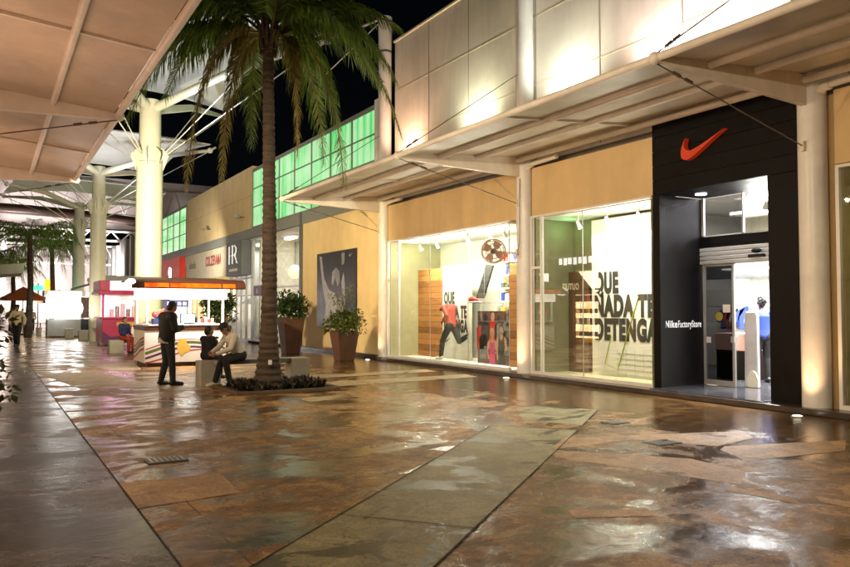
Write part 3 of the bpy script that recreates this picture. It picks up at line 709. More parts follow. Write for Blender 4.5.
# ------------------------------------------------------------------ columns and canopies along the fronts
CY = (22.3, 14.68, 7.18, -.5)
XC = 11.5
clabs = ('tall white round column at the far end of the canopy beside the poster wall',
         'tall white round column between the two display windows, carrying the fan',
         'tall white round column right of the black entrance', 'tall white round column nearest the camera')
for y, lab in list(zip(CY, clabs))[:3]:
    c = thing('support_column', lab, 'column', (XC, y, 0), 'round columns along the shop front')
    part('shaft', M['white'], c, MB().tube([(XC, y, 0), (XC, y, 10.4)], .22, 32))
    part('head', M['white'], c, MB().tube([(XC, y, 10.41), (XC, y, 11.6)], [.218, .24], 32))
    part('joint_ring', M['dkgrey'], c, MB().tube([(XC, y, 10.37), (XC, y, 10.44)], .222, 32))
    part('cable_bracket', M['canopy_metal'], c, MB().box(XC - .28, XC - .2, y - .03, y + .03, 4.2, 4.36))

def canopy(lab, x_edge, x_in, y0, y1, sheet_m, metal, cols, extra=()):
    sgn = 1 if x_in > x_edge else -1
    zE, zI = 5.06, 5.36
    zz = lambda x: zE + (zI - zE) * (x - x_edge) / (x_in - x_edge)
    t = thing('glazed_canopy', lab, 'canopy', (x_in, (y0 + y1) / 2, 5))
    s = MB()
    ys = sorted(set([y0, y1] + [y for y in cols if y0 < y < y1] + [y - 3.8 for y in cols if y0 < y - 3.8 < y1]))
    xs = [x_edge + sgn * .05, x_edge + sgn * 1.05, x_edge + sgn * 2.1, x_in]
    for a, b in zip(ys[:-1], ys[1:]):
        for p, q in zip(xs[:-1], xs[1:]):
            u = random.uniform(-.006, .006)
            s.hexa([(p + sgn * .008, a + .012, zz(p) + .11 + u), (q - sgn * .008, a + .012, zz(q) + .11), (q - sgn * .008, b - .012, zz(q) + .11), (p + sgn * .008, b - .012, zz(p) + .11 + u)],
                   [(p + sgn * .008, a + .012, zz(p) + .125 + u), (q - sgn * .008, a + .012, zz(q) + .125), (q - sgn * .008, b - .012, zz(q) + .125), (p + sgn * .008, b - .012, zz(p) + .125 + u)])
    part('roof_sheet', sheet_m, t, s)
    part('edge_pipe', metal, t, MB().tube([(x_edge, y0, zE + .08), (x_edge, y1, zE + .08)], .06, 12))
    for x in (xs[1], xs[2]):
        part('purlin', metal, t, MB().tube([(x, y0, zz(x) + .045), (x, y1, zz(x) + .045)], .052, 12))
    part('wall_pipe', metal, t, MB().tube([(x_in - sgn * .22, y0, zI - .02), (x_in - sgn * .22, y1, zI - .02)], .06, 12))
    for y in ys:
        if min(abs(y - c) for c in cols) > .5:
            part('cross_rib', metal, t, MB().hexa([(x_edge, y - .025, zE + .075), (x_in, y - .025, zI + .05), (x_in, y + .025, zI + .05), (x_edge, y + .025, zE + .075)],
                 [(x_edge, y - .025, zE + .108), (x_in, y - .025, zI + .108), (x_in, y + .025, zI + .108), (x_edge, y + .025, zE + .108)]))
    for y in cols:
        xc = x_in - sgn * .1
        part('beam', metal, t, MB().hexa([(x_edge, y - .05, zE + .0), (xc, y - .05, zI - .42), (xc, y + .05, zI - .42), (x_edge, y + .05, zE + .0)],
             [(x_edge, y - .05, zE + .11), (xc, y - .05, zI + .1), (xc, y + .05, zI + .1), (x_edge, y + .05, zE + .11)]), .008)
        part('end_cap', metal, t, MB().ball((x_edge - sgn * .03, y, zE + .07), .09))
        cb = part('tie_cable', M['cable'], t, MB().tube([(x_edge, y, zE), (x_in - sgn * .2, y, 4.28)], .011, 6))
        n_ = V((x_in - x_edge, 0, 4.28 - zE)).normalized()
        for k in (.35, .6): 
            p = V((x_edge, y, zE)) + n_ * k; part('turnbuckle', M['cable'], cb, MB().tube([p, p + n_ * .14], .026, 8))
        up = part('upper_cable', M['cable'], t, MB().tube([(x_edge, y, zE + .14), (x_in - sgn * .05, y, 7.6)], .011, 6))
        n_ = V((x_in - x_edge, 0, 7.6 - zE)).normalized()
        for k in (.25, .45):
            p = V((x_edge, y, zE + .14)) + n_ * k; part('turnbuckle', M['cable'], up, MB().tube([p, p + n_ * .14], .026, 8))
    return t
for y, lab in ((7.18, 'white drain pipe elbow at the head of the column by the entrance'), (14.68, 'white drain pipe elbow at the head of the column with the fan'), (22.3, 'white drain pipe elbow at the head of the farthest shop column')):
    dp = thing('drain_pipe', lab, 'pipe', (11.4, y, 5), 'drain pipes under the canopy')
    part('pipe', M['canopy_metal'], dp, MB().tube([(11.42, y - .3, 5.22), (11.42, y - 1.3, 5.25)], .06, 12))
    part('elbow', M['canopy_metal'], dp, MB().tube([(11.42, y - .2, 5.12), (11.42, y - .24, 5.2), (11.42, y - .36, 5.22)], .085, 12))
canopy('tan sheet canopy on white steel frame above the shop windows on the right', 7.92, 11.45, -8, 22.4, M['sheet'], M['canopy_metal'], (22.3, 14.68, 7.18, -.5))
canopy('reddish tan sheet canopy overhead at the upper left', 1.95, -1.3, -8, 21.95, M['sheet_warm'], M['canopy_metal'], (21.85, 14.25, 6.6, -1))
for y, lab in zip(CY[:3], ('glowing ground uplight at the foot of the farthest shop column', 'glowing ground uplight at the foot of the column with the fan', 'glowing ground uplight at the foot of the column by the entrance')):
    u = thing('ground_uplight', lab, 'uplight', (10.82, y - .1, 0), 'round uplights set in the ground by the columns')
    part('rim', M['steel'], u, MB().tube([(10.82, y - .1, .001), (10.82, y - .1, .016)], [.1, .09], 20))
    part('lens', M['e_upl'], u, MB().tube([(10.82, y - .1, .017), (10.82, y - .1, .024)], [.068, .055], 20))
    lamp('uplight_beam', 'SPOT', (10.88, y - .1, .05), 85, (1, .58, .28), (11.35, y, 2.2), .05, spot=95, blend=.9)
# flood lamps standing on the canopy that wash the upper wall
for y, c in ((20.9, (1, .6, .4)), (17.0, (.95, 1, .72)), (13.2, (.92, 1, .86)), (10.4, (1, .8, .76)), (8.6, (1, .96, .9)), (6.2, (1, .98, .9)), (3.0, (1, 1, .9))):
    fl = thing('flood_light', 'small flood light on the canopy roof washing the upper wall', 'flood light', (10.75, y, 5.5), 'flood lights on the canopy roof')
    part('housing', M['dkgrey'], fl, MB().box(11.2, 11.34, y - .14, y + .14, 6.24, 6.36), .01)
    part('stand', M['dkgrey'], fl, MB().cyl((11.27, y, 5.5), (11.27, y, 6.24), .02))
    lamp('flood_beam', 'SPOT', (11.4, y, 6.45), 460, c, (11.75, y, 7.6), .06, spot=150, blend=1)

# wall fan on the second column
FN = thing('wall_fan', 'rusty round industrial fan bracketed to the column between the windows', 'fan', (10.85, 14.75, 3.05))
fc = V((10.74, 14.98, 3.1)); ax = V((-.62, -.72, -.12)).normalized()
u_ = ax.cross(V((0, 0, 1))).normalized(); v_ = u_.cross(ax)
FNM = mat('fan_metal', (.5, .34, .26), .5, metal=.1)
cg = MB()
for off, R_ in ((0, .3), (.1, .26), (-.08, .28), (.02, .18)):
    cg.tube([fc + ax * off + (u_ * cos(a) + v_ * sin(a)) * R_ for a in [2 * pi * k / 32 for k in range(33)]], .012, 6, False)
for k in range(20):
    a = 2 * pi * k / 20; d_ = u_ * cos(a) + v_ * sin(a)
    cg.tube([fc + ax * .11 + d_ * .05, fc + ax * .1 + d_ * .26, fc + d_ * .3, fc - ax * .08 + d_ * .28], .0055, 5, False)
part('cage', FNM, FN, cg)
bl = MB()
for k in range(4):
    a = 2 * pi * k / 4 + .5; d_ = u_ * cos(a) + v_ * sin(a); t_ = ax.cross(d_)
    bl.prism([fc + d_ * .05 - t_ * .03, fc + d_ * .12 - t_ * .09 - ax * .03, fc + d_ * .25 - t_ * .1 - ax * .03, fc + d_ * .25 + t_ * .1 + ax * .03, fc + d_ * .12 + t_ * .07 + ax * .02], ax * .006)
part('blades', FNM, FN, bl)
part('motor', M['dkgrey'], FN, MB().tube([fc - ax * .2, fc + ax * .03], [.07, .075], 16))
part('bracket', M['canopy_metal'], FN, MB().tube([fc - ax * .15, (11.0, 14.8, 3.06), (11.3, 14.68, 3.05)], .025, 8).box(11.26, 11.3, 14.58, 14.78, 2.93, 3.17))
ca_ = MB(); ca_.tube([(11.25, 14.66, 3.0), (11.2, 14.6, 3.1), (11.24, 14.58, 3.3), (11.27, 14.6, 4.9)], .008, 5)
part('cord', M['blacksoft'], FN, ca_)

# poster on the end wall
PO = thing('wall_poster', 'dark poster with pale athlete print on the cream end wall', 'poster', (11.46, 26.3, 1))
part('panel', M['poster'], PO, MB().box(11.44, 11.498, 24.45, 28.15, .98, 3.9), .006)
def prn(name, m, pts, x): part(name, m, PO, MB().prism([(x, 28.1 - u * 3.6, 1.0 + v * 2.85) for u, v in pts], (-.003, 0, 0)))
prn('print', M['postl'], [(.06, .98), (.12, .97), (.2, .66), (.34, .5), (.5, .45), (.56, .36), (.5, .1), (.44, .02), (.2, .02), (.24, .3), (.16, .52)], 11.439)
prn('print', M['postm'], [(.4, .58), (.42, .74), (.52, .8), (.6, .74), (.62, .6), (.56, .54), (.5, .66), (.45, .56)], 11.439)
prn('print', M['postl'], [(.4, .6), (.43, .74), (.5, .78), (.47, .7), (.45, .6)], 11.4355)
prn('print', M['postm'], [(.66, .98), (.74, .98), (.73, .84), (.67, .82)], 11.439)
prn('print', M['postl'], [(.66, .6), (.71, .72), (.74, .6), (.76, .3), (.72, .05), (.66, .05), (.7, .34)], 11.439)
prn('print', M['postm'], [(.56, .36), (.66, .44), (.68, .2), (.64, .03), (.5, .03)], 11.439)
lo = MB().prism(swoosh(25.05, 3.62, .36, 11.439), (-.003, 0, 0)); part('logo', M['postl'], PO, lo)

# ------------------------------------------------------------------ far half of the row (beyond the end wall)
FB = thing('far_shop_building', 'long shop row beyond the poster wall with green lit upper glazing', 'building', (X0, 42, 0))
part('fascia_band', M['midgrey'], FB, MB().box(11.46, 12, 22.46, 62, 5.3, 5.8), .01)
def upglaz(y0, y1, ny, z0=5.8, z1=8.7):
    fr = MB()
    for k in range(ny + 1):
        y = y0 + (y1 - y0) * k / ny; fr.box(11.47, 11.56, y - .028, y + .028, z0, z1)
    for z in (z0 + .04, z0 + (z1 - z0) * .36, z0 + (z1 - z0) * .68, z1 - .04): fr.box(11.475, 11.555, y0, y1, z - .022, z + .022)
    f = part('green_glazing', M['midgrey'], FB, fr)
    part('pane', M['green'], f, MB().quad((11.52, y0, z0), (11.52, y1, z0), (11.52, y1, z1), (11.52, y0, z1)))
upglaz(22.95, 36.9, 7); upglaz(51.6, 61.8, 5)
part('upper_wall', M['cream'], FB, MB().box(X0, 12, 37.0, 51.5, 5.8, 9.0), .01)
part('panel_gap', M['seamd'], FB, MB().box(11.494, 11.5, 37.0, 51.5, 7.5, 7.515).box(11.494, 11.5, 43.5, 43.515, 5.8, 9))
for ya, yb in ((22.9, 36.95), (51.5, 62)): part('parapet', M['midgrey'], FB, MB().box(11.48, 12.1, ya, yb, 8.7, 8.8))
part('end_post', M['white'], FB, MB().box(11.4, 11.62, 22.62, 22.9, 5.3, 8.9))
part('dark_post', M['dkgrey'], FB, MB().box(11.42, 11.7, 29.9, 30.12, 0, 5.8))
# upper lamp fittings on the cream wall
for y in (38.3, 45.2):
    q = thing('wall_floodlight', 'small grey floodlight on an arm at the cream upper wall, ' + ('near its right edge' if y < 40 else 'near its middle'), 'floodlight', (11.3, y, 6.3))
    part('arm', M['dkgrey'], q, MB().tube([(11.5, y, 6.5), (11.15, y, 6.5)], .02, 6)); part('head', M['steel'], q, MB().box(10.95, 11.2, y - .15, y + .15, 6.42, 6.56), .01)
part('back_wall', mat('interior_wall', (.4, .38, .35), .7, var=.4, scale=.8), FB, MB().box(15, 15.1, 30, 62, 0, 5.3))
for ya, yb in ((36.85, 37), (40.7, 40.85), (51.3, 51.5)): part('side_partition', M['dispwhite'], FB, MB().box(11.9, 15, ya, yb, 0, 5.3))
part('ceiling', M['dispwhite'], FB, MB().box(11.6, 15, 30.1, 62, 5.2, 5.29))
part('floor', M['tile'], FB, MB().box(11.3, 15, 30.1, 62, 0, .1))
def sframe(y0, y1, ys_, zs_, lab=None):
    fr = MB()
    for y in ys_: fr.box(11.5, 11.58, y - .05, y + .05, .1, 5.28)
    for z in zs_: fr.box(11.505, 11.575, y0, y1, z - .04, z + .04)
    f = part('shop_window', M['alu'], FB, fr, 0, lab)
    part('pane', M['glass'], f, MB().quad((11.54, y0, .1), (11.54, y1, .1), (11.54, y1, 5.28), (11.54, y0, 5.28)))
    return f
sframe(30.15, 36.85, (30.2, 33.4, 36.8), (.14, 2.7, 5.24), 'tall glazed shop front')
sframe(37.0, 40.7, (37.05, 38.0, 38.9, 39.8, 40.65), (.14, 2.4, 3.3), 'glazed doors under the monogram sign')
# interior stock: rails and mannequins as simple racks
for y in (31.2, 32.6, 34.6, 35.8, 37.8, 39.6):
    rk = part('clothes_rack', M['steel'], FB, MB().tube([(13.2, y - .5, .1), (13.2, y - .5, 1.5), (13.2, y + .5, 1.5), (13.2, y + .5, .1)], .02, 6))
    for j in range(5):
        yy = y - .42 + j * .2; part('garment', M[random.choice(['whitec', 'navy', 'blackc', 'dkgrey', 'bluec', 'redc'])], rk, MB().hexa([(12.95, yy, .5), (13.45, yy, .5), (13.45, yy + .07, .5), (12.95, yy + .07, .5)], [(13.05, yy, 1.5), (13.35, yy, 1.5), (13.35, yy + .07, 1.5), (13.05, yy + .07, 1.5)]), .02)
for (x, y, z, r) in ((12.6, 31.6, 3.4, .42), (12.5, 31.0, 3.0, .34), (13.2, 32.4, 3.5, .3), (13, 33.2, 3.2, .26), (12.8, 34.3, 3.5, .34)):
    b_ = part('globe_lamp', emis('lit_globe_lamp', (1, .8, .5), 1.5) if 'lit_globe_lamp' not in bpy.data.materials else bpy.data.materials['lit_globe_lamp'], FB, MB().ball((x, y, z), r, 16, 10))
    part('cord', M['blacksoft'], b_, MB().cyl((x, y, z + r), (x, y, 5.2), .008))
lb = part('lit_panel', M['e_shopw'], FB, MB().box(14.6, 14.7, 30.8, 36.4, 2.0, 3.1))
part('ceiling_light', M['e_white'], FB, MB().box(12.5, 12.8, 31, 32, 5.1, 5.16).box(12.5, 12.8, 34, 35, 5.1, 5.16).box(12.5, 12.8, 38, 39.5, 5.1, 5.16))
lamp('far_shop_light', 'AREA', (13, 33.4, 5), 120, (1, .95, .9), (13, 33.4, 0), 2, 5)
lamp('far_shop_light', 'AREA', (13, 38.9, 5), 110, (.95, .97, 1), (13, 38.9, 0), 2, 3)
SGp = thing('purple_sign', 'small dark purple sign board in the glazed shop front behind the palm', 'sign', (11.4, 35.6, 2.4))
part('panel', M['purple'], SGp, MB().box(11.35, 11.45, 34.9, 36.2, 2.35, 2.85), .02)
text('lettering', 'S', .3, M['kwhite'], (11.345, 35.7, 2.48), FX, FU, SGp, 1, .005)
# signs
MS = thing('monogram_sign', 'grey box sign with white HR monogram above the glazed doors', 'sign', (11.1, 38.8, 3.45))
part('panel', M['signgrey'], MS, MB().box(11.0, 11.49, 37.05, 39.9, 3.42, 5.22), .01)
lt = MB()
for pts in ([(39.25, 4.05), (39.25, 5.0)], [(38.65, 4.05), (38.65, 5.0)], [(39.25, 4.5), (38.10, 4.5)], [(38.80, 5.0), (38.25, 5.0), (38.00, 4.85), (38.00, 4.65), (38.25, 4.5), (37.80, 4.05)]):
    for a, b in zip(pts[:-1], pts[1:]): lt.bar((10.99, a[0], a[1]), (10.99, b[0], b[1]), .02, .085, up=(1, 0, 0))
part('monogram', M['lwhite'], MS, lt)
sl_ = MB()
for k in range(9): sl_.box(10.99, 10.998, 37.8 + k * .17, 37.91 + k * .17, 3.66, 3.8)
part('small_lettering', M['kwhite'], MS, sl_)
CS = thing('shoe_shop_sign', 'beige fascia sign with faint brown word and dark red word', 'sign', (11.4, 46, 3.6))
part('panel', M['signbeige'], CS, MB().box(11.4, 11.49, 40.0, 51.2, 3.55, 5.22), .01)
text('lettering', 'COLZERAMA', .8, M['lred'], (11.395, 45.9, 4.3), FX, FU, CS, 1, .03, width=3.5)
text('lettering', 'infantiles', .66, M['lbrown'], (11.395, 50.2, 4.32), FX, FU, CS, .8, .0)
part('lit_wall', M['e_warm'], FB, MB().box(12.6, 12.7, 41.2, 51, .4, 3.5))
fr = MB()
for y in (40.95, 44.2, 46.0, 48.5, 51.2): fr.box(11.5, 11.58, y - .06, y + .06, .1, 3.55)
part('shop_window', M['alu'], FB, fr)
for y in (42, 43.3, 45, 47.2, 49.4): part('display_stand', M['kbrown'], FB, MB().box(12.1, 12.5, y - .3, y + .3, .1, 1.3 + .4 * sin(y * 3)), .01)
RS = thing('red_sign', 'red fascia sign with a glowing white emblem', 'sign', (11.2, 56, 3.4))
part('panel', M['redsign'], RS, MB().box(11.1, 11.49, 51.7, 59.5, 3.3, 5.25), .01)
text('emblem', 'Si', 1.55, M['e_signw'], (11.09, 55.2, 3.55), FX, FU, RS, .9, .06)
part('lit_wall', M['e_shopw'], FB, MB().box(12.6, 12.7, 51.6, 62, .2, 3.3))
# farther buildings closing the street on the right
DB = thing('distant_building', 'pinkish ribbed building farther down the street on the right', 'building', (12, 80, 0))
part('wall', M['pinkwall'], DB, MB().hexa([(11.6, 63, 0), (13, 63, 0), (13, 100, 0), (11.6, 100, 0)], [(11.6, 63, 8.4), (13, 63, 8.4), (13, 100, 7.6), (11.6, 100, 7.6)]))
rb = MB()
for k in range(12):
    y = 64 + k * 3.0; rb.box(11.3, 11.6, y, y + .9, 0, 8.9 - .1 * k)
part('fin', M['midgrey'], DB, rb)
part('lit_strip', M['e_shopw'], DB, MB().box(11.35, 11.5, 66, 67.4, 3.5, 7).box(11.35, 11.5, 81, 82.4, 3.5, 6.5).box(11.3, 11.5, 70, 98, .3, 2.8))
AW = thing('entrance_awning', 'pale flat awning with green edge between the white masts', 'awning', (10, 72, 4))
part('slab', M['white'], AW, MB().box(8.2, 11.5, 66, 78, 4.0, 4.5), .02); part('edge', mat('green_edge', (.2, .45, .3), .5), AW, MB().box(8.15, 8.2, 66, 78, 4.4, 4.7))
for y in (67, 77): part('post', M['white'], AW, MB().cyl((8.5, y, 0), (8.5, y, 4), .12))

# ------------------------------------------------------------------ left row of shops (mostly outside the frame)
LBD = thing('left_shop_building', 'shop row along the left side of the walkway', 'building', (-1.6, 12, 0))
XL = -1.7
part('wall', M['creamd'], LBD, MB().box(XL - .4, XL, -8, 34, 3.6, 9.5).box(XL - .4, XL, 24.5, 26, 0, 3.6).box(XL - .4, XL, 15, 16, 0, 3.6).box(XL - .4, XL, 6, 7, 0, 3.6).box(XL - .4, XL, 33.2, 34, 0, 3.6))
part('floor', M['tile'], LBD, MB().box(XL - 3.2, XL, -8, 34, 0, .06))
part('back_wall', mat('warm_shop_wall', (.7, .52, .3), .7, var=.4, scale=.7), LBD, MB().box(XL - 3.2, XL - 3.1, -8, 34, 0, 3.6))
part('ceiling', M['dispwhite'], LBD, MB().box(XL - 3.2, XL - .4, -8, 34, 3.6, 3.7))
for a, b in ((7, 15), (16, 24.5), (26, 33.2), (-2, 6)):
    fr = MB(); n = 4
    for k in range(n + 1):
        y = a + (b - a) * k / n; fr.box(XL - .06, XL + .01, y - .04, y + .04, 0, 3.6)
    fr.box(XL - .055, XL, a, b, 2.6, 2.68)
    part('shop_window', M['dkgrey'], LBD, fr)
    for k in range(7):
        y = a + .6 + k * (b - a - 1.2) / 6; hh = random.uniform(.9, 2.3)
        part('display_stand', M[random.choice(['redside', 'board', 'kwhite', 'kbrown', 'bluecloth', 'ygraph'])], LBD, MB().box(XL - 1.2, XL - .8, y - .35, y + .35, .06, hh), .02)
    for k in range(2): lamp('left_shop_light', 'AREA', (XL - 1.3, a + (b - a) * (.28 + .44 * k), 3.5), 140, (1, .74, .42), (XL + 1.2, a + (b - a) * (.28 + .44 * k), .9), 1.4, 2.6)
    SB_ = solo('shop_sign', M['redsign'] if a < 20 else M['signbeige'], MB().box(XL + .01, XL + .12, a + 1.5, b - 1.5, 3.72, 4.35), 'blank fascia sign on the left shop row ' + {7: 'near the lane middle', 16: 'before the hedge', 26: 'at the far end', -2: 'nearest the camera'}[a], 'sign')
OS = thing('outlet_shop_front', 'brown outlet shop front on the left row with lit shelves', 'shop front', (XL + .3, 26, 0))
part('surround', M['brownp'], OS, MB().box(XL + .02, XL + .2, 22.5, 23.0, 0, 3.6).box(XL + .02, XL + .2, 27.6, 29.4, 0, 3.6).box(XL + .02, XL + .2, 22.5, 29.4, 3.6, 4.2))
part('sign_panel', M['kbrown'], OS, MB().box(XL + .21, XL + .26, 26.95, 28.45, 2.5, 3.15))
text('lettering', 'OUTLET', .42, M['e_warm'], (XL + .262, 27.1, 2.64), (0, 1, 0), FU, OS, 1, .012, width=1.2)
sg_ = MB()
for k in range(12): sg_.box(XL + .21, XL + .25, 24.5 + k * .35, 24.5 + k * .35 + (.2 if k % 3 else .26), 3.85 + .04 * (k % 2), 4.2)
part('lit_letters', M['e_white'], OS, sg_)
for k in (2, 3, 4, 5, 6):
    part('shelf_back', M['e_shelf'], OS, MB().box(XL - .3, XL - .25, 23.05 + k * .76, 23.72 + k * .76, .3, 2.4))  # shelf backs made to glow, strengthening their reflection in the shop glass
    for j in range(4): part('goods', M[random.choice(['redside', 'kwhite', 'kbrown', 'navy', 'ygraph'])], OS, MB().box(XL - .24, XL - .05, 23.1 + k * .76, 23.65 + k * .76, .4 + j * .55, .62 + j * .55 + .1 * (j % 2)))
LA = thing('flat_awning', 'small grey flat awning with pale green edge at the left edge', 'awning', (.3, 30, 3))
part('slab', mat('awning_grey', (.3, .33, .3), .5), LA, MB().hexa([(-1.7, 28.6, 2.62), (1.0, 28.6, 2.9), (1.0, 31.5, 2.9), (-1.7, 31.5, 2.62)], [(-1.7, 28.6, 2.95), (1.05, 28.6, 3.24), (1.05, 31.5, 3.24), (-1.7, 31.5, 2.95)]), .01)
part('edge', mat('pale_green_edge', (.35, .6, .45), .4), LA, MB().box(1.052, 1.08, 28.6, 31.5, 3.12, 3.26))

# ------------------------------------------------------------------ tensile roofs on masts
def mast(y, lab, zc, zn, zf, mat_, hx=4.35, hy=6.2, r=.46, zt=9.3, x=5.0):
    t = thing('tensile_canopy', lab, 'canopy', (x, y, 0), 'masts with white membrane roofs')
    part('mast', mat_, t, MB().tube([(x, y, 0), (x, y, 7.0)], r, 36).tube([(x, y, 7.0), (x, y, zt)], [r * .84, r * .8], 36))
    part('collar', mat_, t, MB().tube([(x, y, 7.02), (x, y, 7.1)], r * 1.04, 36))
    fi = MB()
    for k in range(8):
        a = 2 * pi * k / 8 + pi / 8; d_ = V((cos(a), sin(a), 0)); c = V((x, y, 0)); t_ = V((-sin(a), cos(a), 0)) * .025
        o = [c + d_ * (r * .8) + V((0, 0, 6.75)), c + d_ * (r + .02) + V((0, 0, 6.75)), c + d_ * (r + .2) + V((0, 0, 7.25)), c + d_ * (r + .18) + V((0, 0, 7.36)), c + d_ * (r * .8) + V((0, 0, 7.6))]
        fi.prism([p - t_ for p in o], t_ * 2)
    part('fin', mat_, t, fi)
    cor = [V((x + sx * hx, y + sy * hy, zn if sy < 0 else zf)) for sx, sy in ((1, -1), (1, 1), (-1, 1), (-1, -1))]
    top = V((x, y, zt - .35))
    for c in cor:
        d_ = (c - top)
        part('arm', mat_, t, MB().tube([top, top + d_ * .5 + V((0, 0, .25)), c], [.17, .14, .07], 14))
        e = V((c.x - x, c.y - y, 0)).normalized()
        part('stay_cable', M['cablew'], t, MB().tube([V((x, y, 7.2)) + e * (r + .25), c - V((0, 0, .02))], .022, 6))
        mid = top + d_ * .55
        part('stay_cable', M['cablew'], t, MB().tube([V((x, y, 7.3)) + e * (r + .25), mid], .022, 6))
        part('corner_node', M['white'], t, MB().ball(c, .14).tube([c, c + e * .35 + V((0, 0, .12))], .05, 8))
    # membrane: pulled to four corners, edges scalloped inward
    m_ = MB(); nA, nR = 48, 10; pts = []
    for i in range(nA):
        s = i / nA * 4; k = int(s) % 4; f_ = s - int(s); a, b = cor[k], cor[(k + 1) % 4]
        e = a.lerp(b, f_); sag = 4 * f_ * (1 - f_); cen = V((x, y, e.z))
        e = e.lerp(cen, .1 * sag) + V((0, 0, .3 + .3 * sag))
        pts.append(e)
    apex = V((x, y, zc))
    vs = [apex.lerp(p, (j + .15) / (nR - .85)) + V((0, 0, .18 * sin(pi * j / (nR - 1)))) for p in pts for j in range(nR)]
    fs = [(i * nR + j, ((i + 1) % nA) * nR + j, ((i + 1) % nA) * nR + j + 1, i * nR + j + 1) for i in range(nA) for j in range(nR - 1)]
    m_.add(vs, fs, True); part('membrane', M['membrane'], t, m_)
    ec = MB(); ec.tube(pts + [pts[0]], .035, 6, False); part('edge_cable', M['cablew'], t, ec)
    return cor
c1 = mast(28.4, 'nearest pale yellow mast with white membrane roof behind the lit kiosk', 12.0, 10.4, 10.7, M['mast'])
mast(43.0, 'second pale mast with white membrane roof by the pink kiosk', 10.9, 9.5, 9.9, M['mast'], 4.3, 6.2, .4)
mast(52.8, 'farthest slim grey-green mast with branching arms', 10.2, 8.8, 9.3, M['mastg'], 4.2, 4.6, .36, 8.6)
ts = thing('tie_strut', 'thin white strut and cable from the membrane corner to the column head', 'strut', (10.2, 22.3, 10.5))
part('strut', M['cablew'], ts, MB().tube([c1[0], (11.2, 22.3, 11.45)], [.05, .04], 8))
part('cable', M['cablew'], ts, MB().tube([(9.9, 24.3, 9.7), (11.2, 22.25, 11.3)], .018, 6))
for (x, y, z, p, c) in ((3.9, 27.2, .1, 250, (1, .98, .68)), (5.9, 27.6, .1, 130, (.35, 1, .35)), (4.0, 42, .1, 200, (1, .85, .62)), (5.8, 42.2, .1, 90, (1, .8, .6)), (4.0, 51.9, .1, 120, (.45, 1, .6)), (5.6, 51.9, .1, 80, (.8, 1, .85))):
    lamp('mast_uplight', 'SPOT', (x, y, z), p * (.45 if y < 30 else 3.6 if y < 50 else 2.4), c, (5, y + 1.0, 6.5), .1, spot=70, blend=.9)
for (y, p) in ((25.5, 420), (31.5, 380), (40.5, 420), (46, 400), (53, 380)):
    lamp('membrane_uplight', 'SPOT', (5.0 if y > 30 else 6.2, y, 7.3), p, (.93, .97, 1), (6.6, y - .2, 11), .12, spot=150, blend=1)

# ------------------------------------------------------------------ big hall structure far away
HL = thing('roof_hall', 'huge white lattice truss hall closing the far end of the street', 'hall', (4, 90, 0))
part('back_wall', mat('pale_pink_cladding', (.78, .7, .67), .6, var=.12, scale=.15), HL, MB().box(-30, 34, 96, 97, 0, 9).box(-30, 34, 96, 97, 11.4, 17.5))
part('curved_tube', M['darktube'], HL, MB().tube([(-18 + k * 2.6, 80, 10.1 + 1.1 * sin(pi * k / 14)) for k in range(15)], .48, 14))
tr = MB()
for z0, z1, y in ((8.9, 9.9, 84), (6.6, 8.6, 88), (11.4, 14.4, 82)):
    tr.tube([(-22, y, z0), (22, y, z0)], .13, 8); tr.tube([(-22, y, z1), (22, y, z1)], .13, 8)
    n = 22
    for k in range(n):
        xa = -22 + 44 * k / n; xb = xa + 44 / n / 2; xc = xa + 44 / n
        tr.tube([(xa, y, z0), (xb, y, z1), (xc, y, z0)], .09, 6, False)
for x in (-3, 1.2, 9.5, 14): tr.tube([(x, 86, 0), (x, 86, 10)], .3, 12)
part('truss', M['truss'], HL, tr)
for x in (-6, 2, 10): lamp('hall_light', 'SPOT', (x, 78, 5), 9000, (1, .9, .87), (x + .5, 92, 11), .5, spot=130, blend=1)
part('lit_shopfront', M['e_shopw'], HL, MB().box(-8, 1.0, 95.7, 95.9, .3, 3.4).box(2.5, 11, 95.7, 95.9, .4, 3))

# ------------------------------------------------------------------ plants
def leaves(mb, c, rad, n, size, flat=.6, droop=.25, shell=.45):
    for _ in range(n):
        while True:
            p = V((random.uniform(-1, 1), random.uniform(-1, 1), random.uniform(-1, 1)))
            if shell < p.length < 1: break
        out = p.normalized()
        q = V((c[0] + p.x * rad[0], c[1] + p.y * rad[1], c[2] + p.z * rad[2]))
        d_ = (out + V((random.gauss(0, .5), random.gauss(0, .5), random.gauss(0, .4) - droop))).normalized()
        sd = d_.cross(V((random.gauss(0, .3), random.gauss(0, .3), 1))).normalized(); up = sd.cross(d_)
        L = size * random.uniform(.6, 1.25); W = L * flat * .5
        a = q; m1 = q + d_ * L * .5 + up * L * .08
        mb.add([a, m1 + sd * W, q + d_ * L, m1 - sd * W], [(0, 1, 2, 3)])

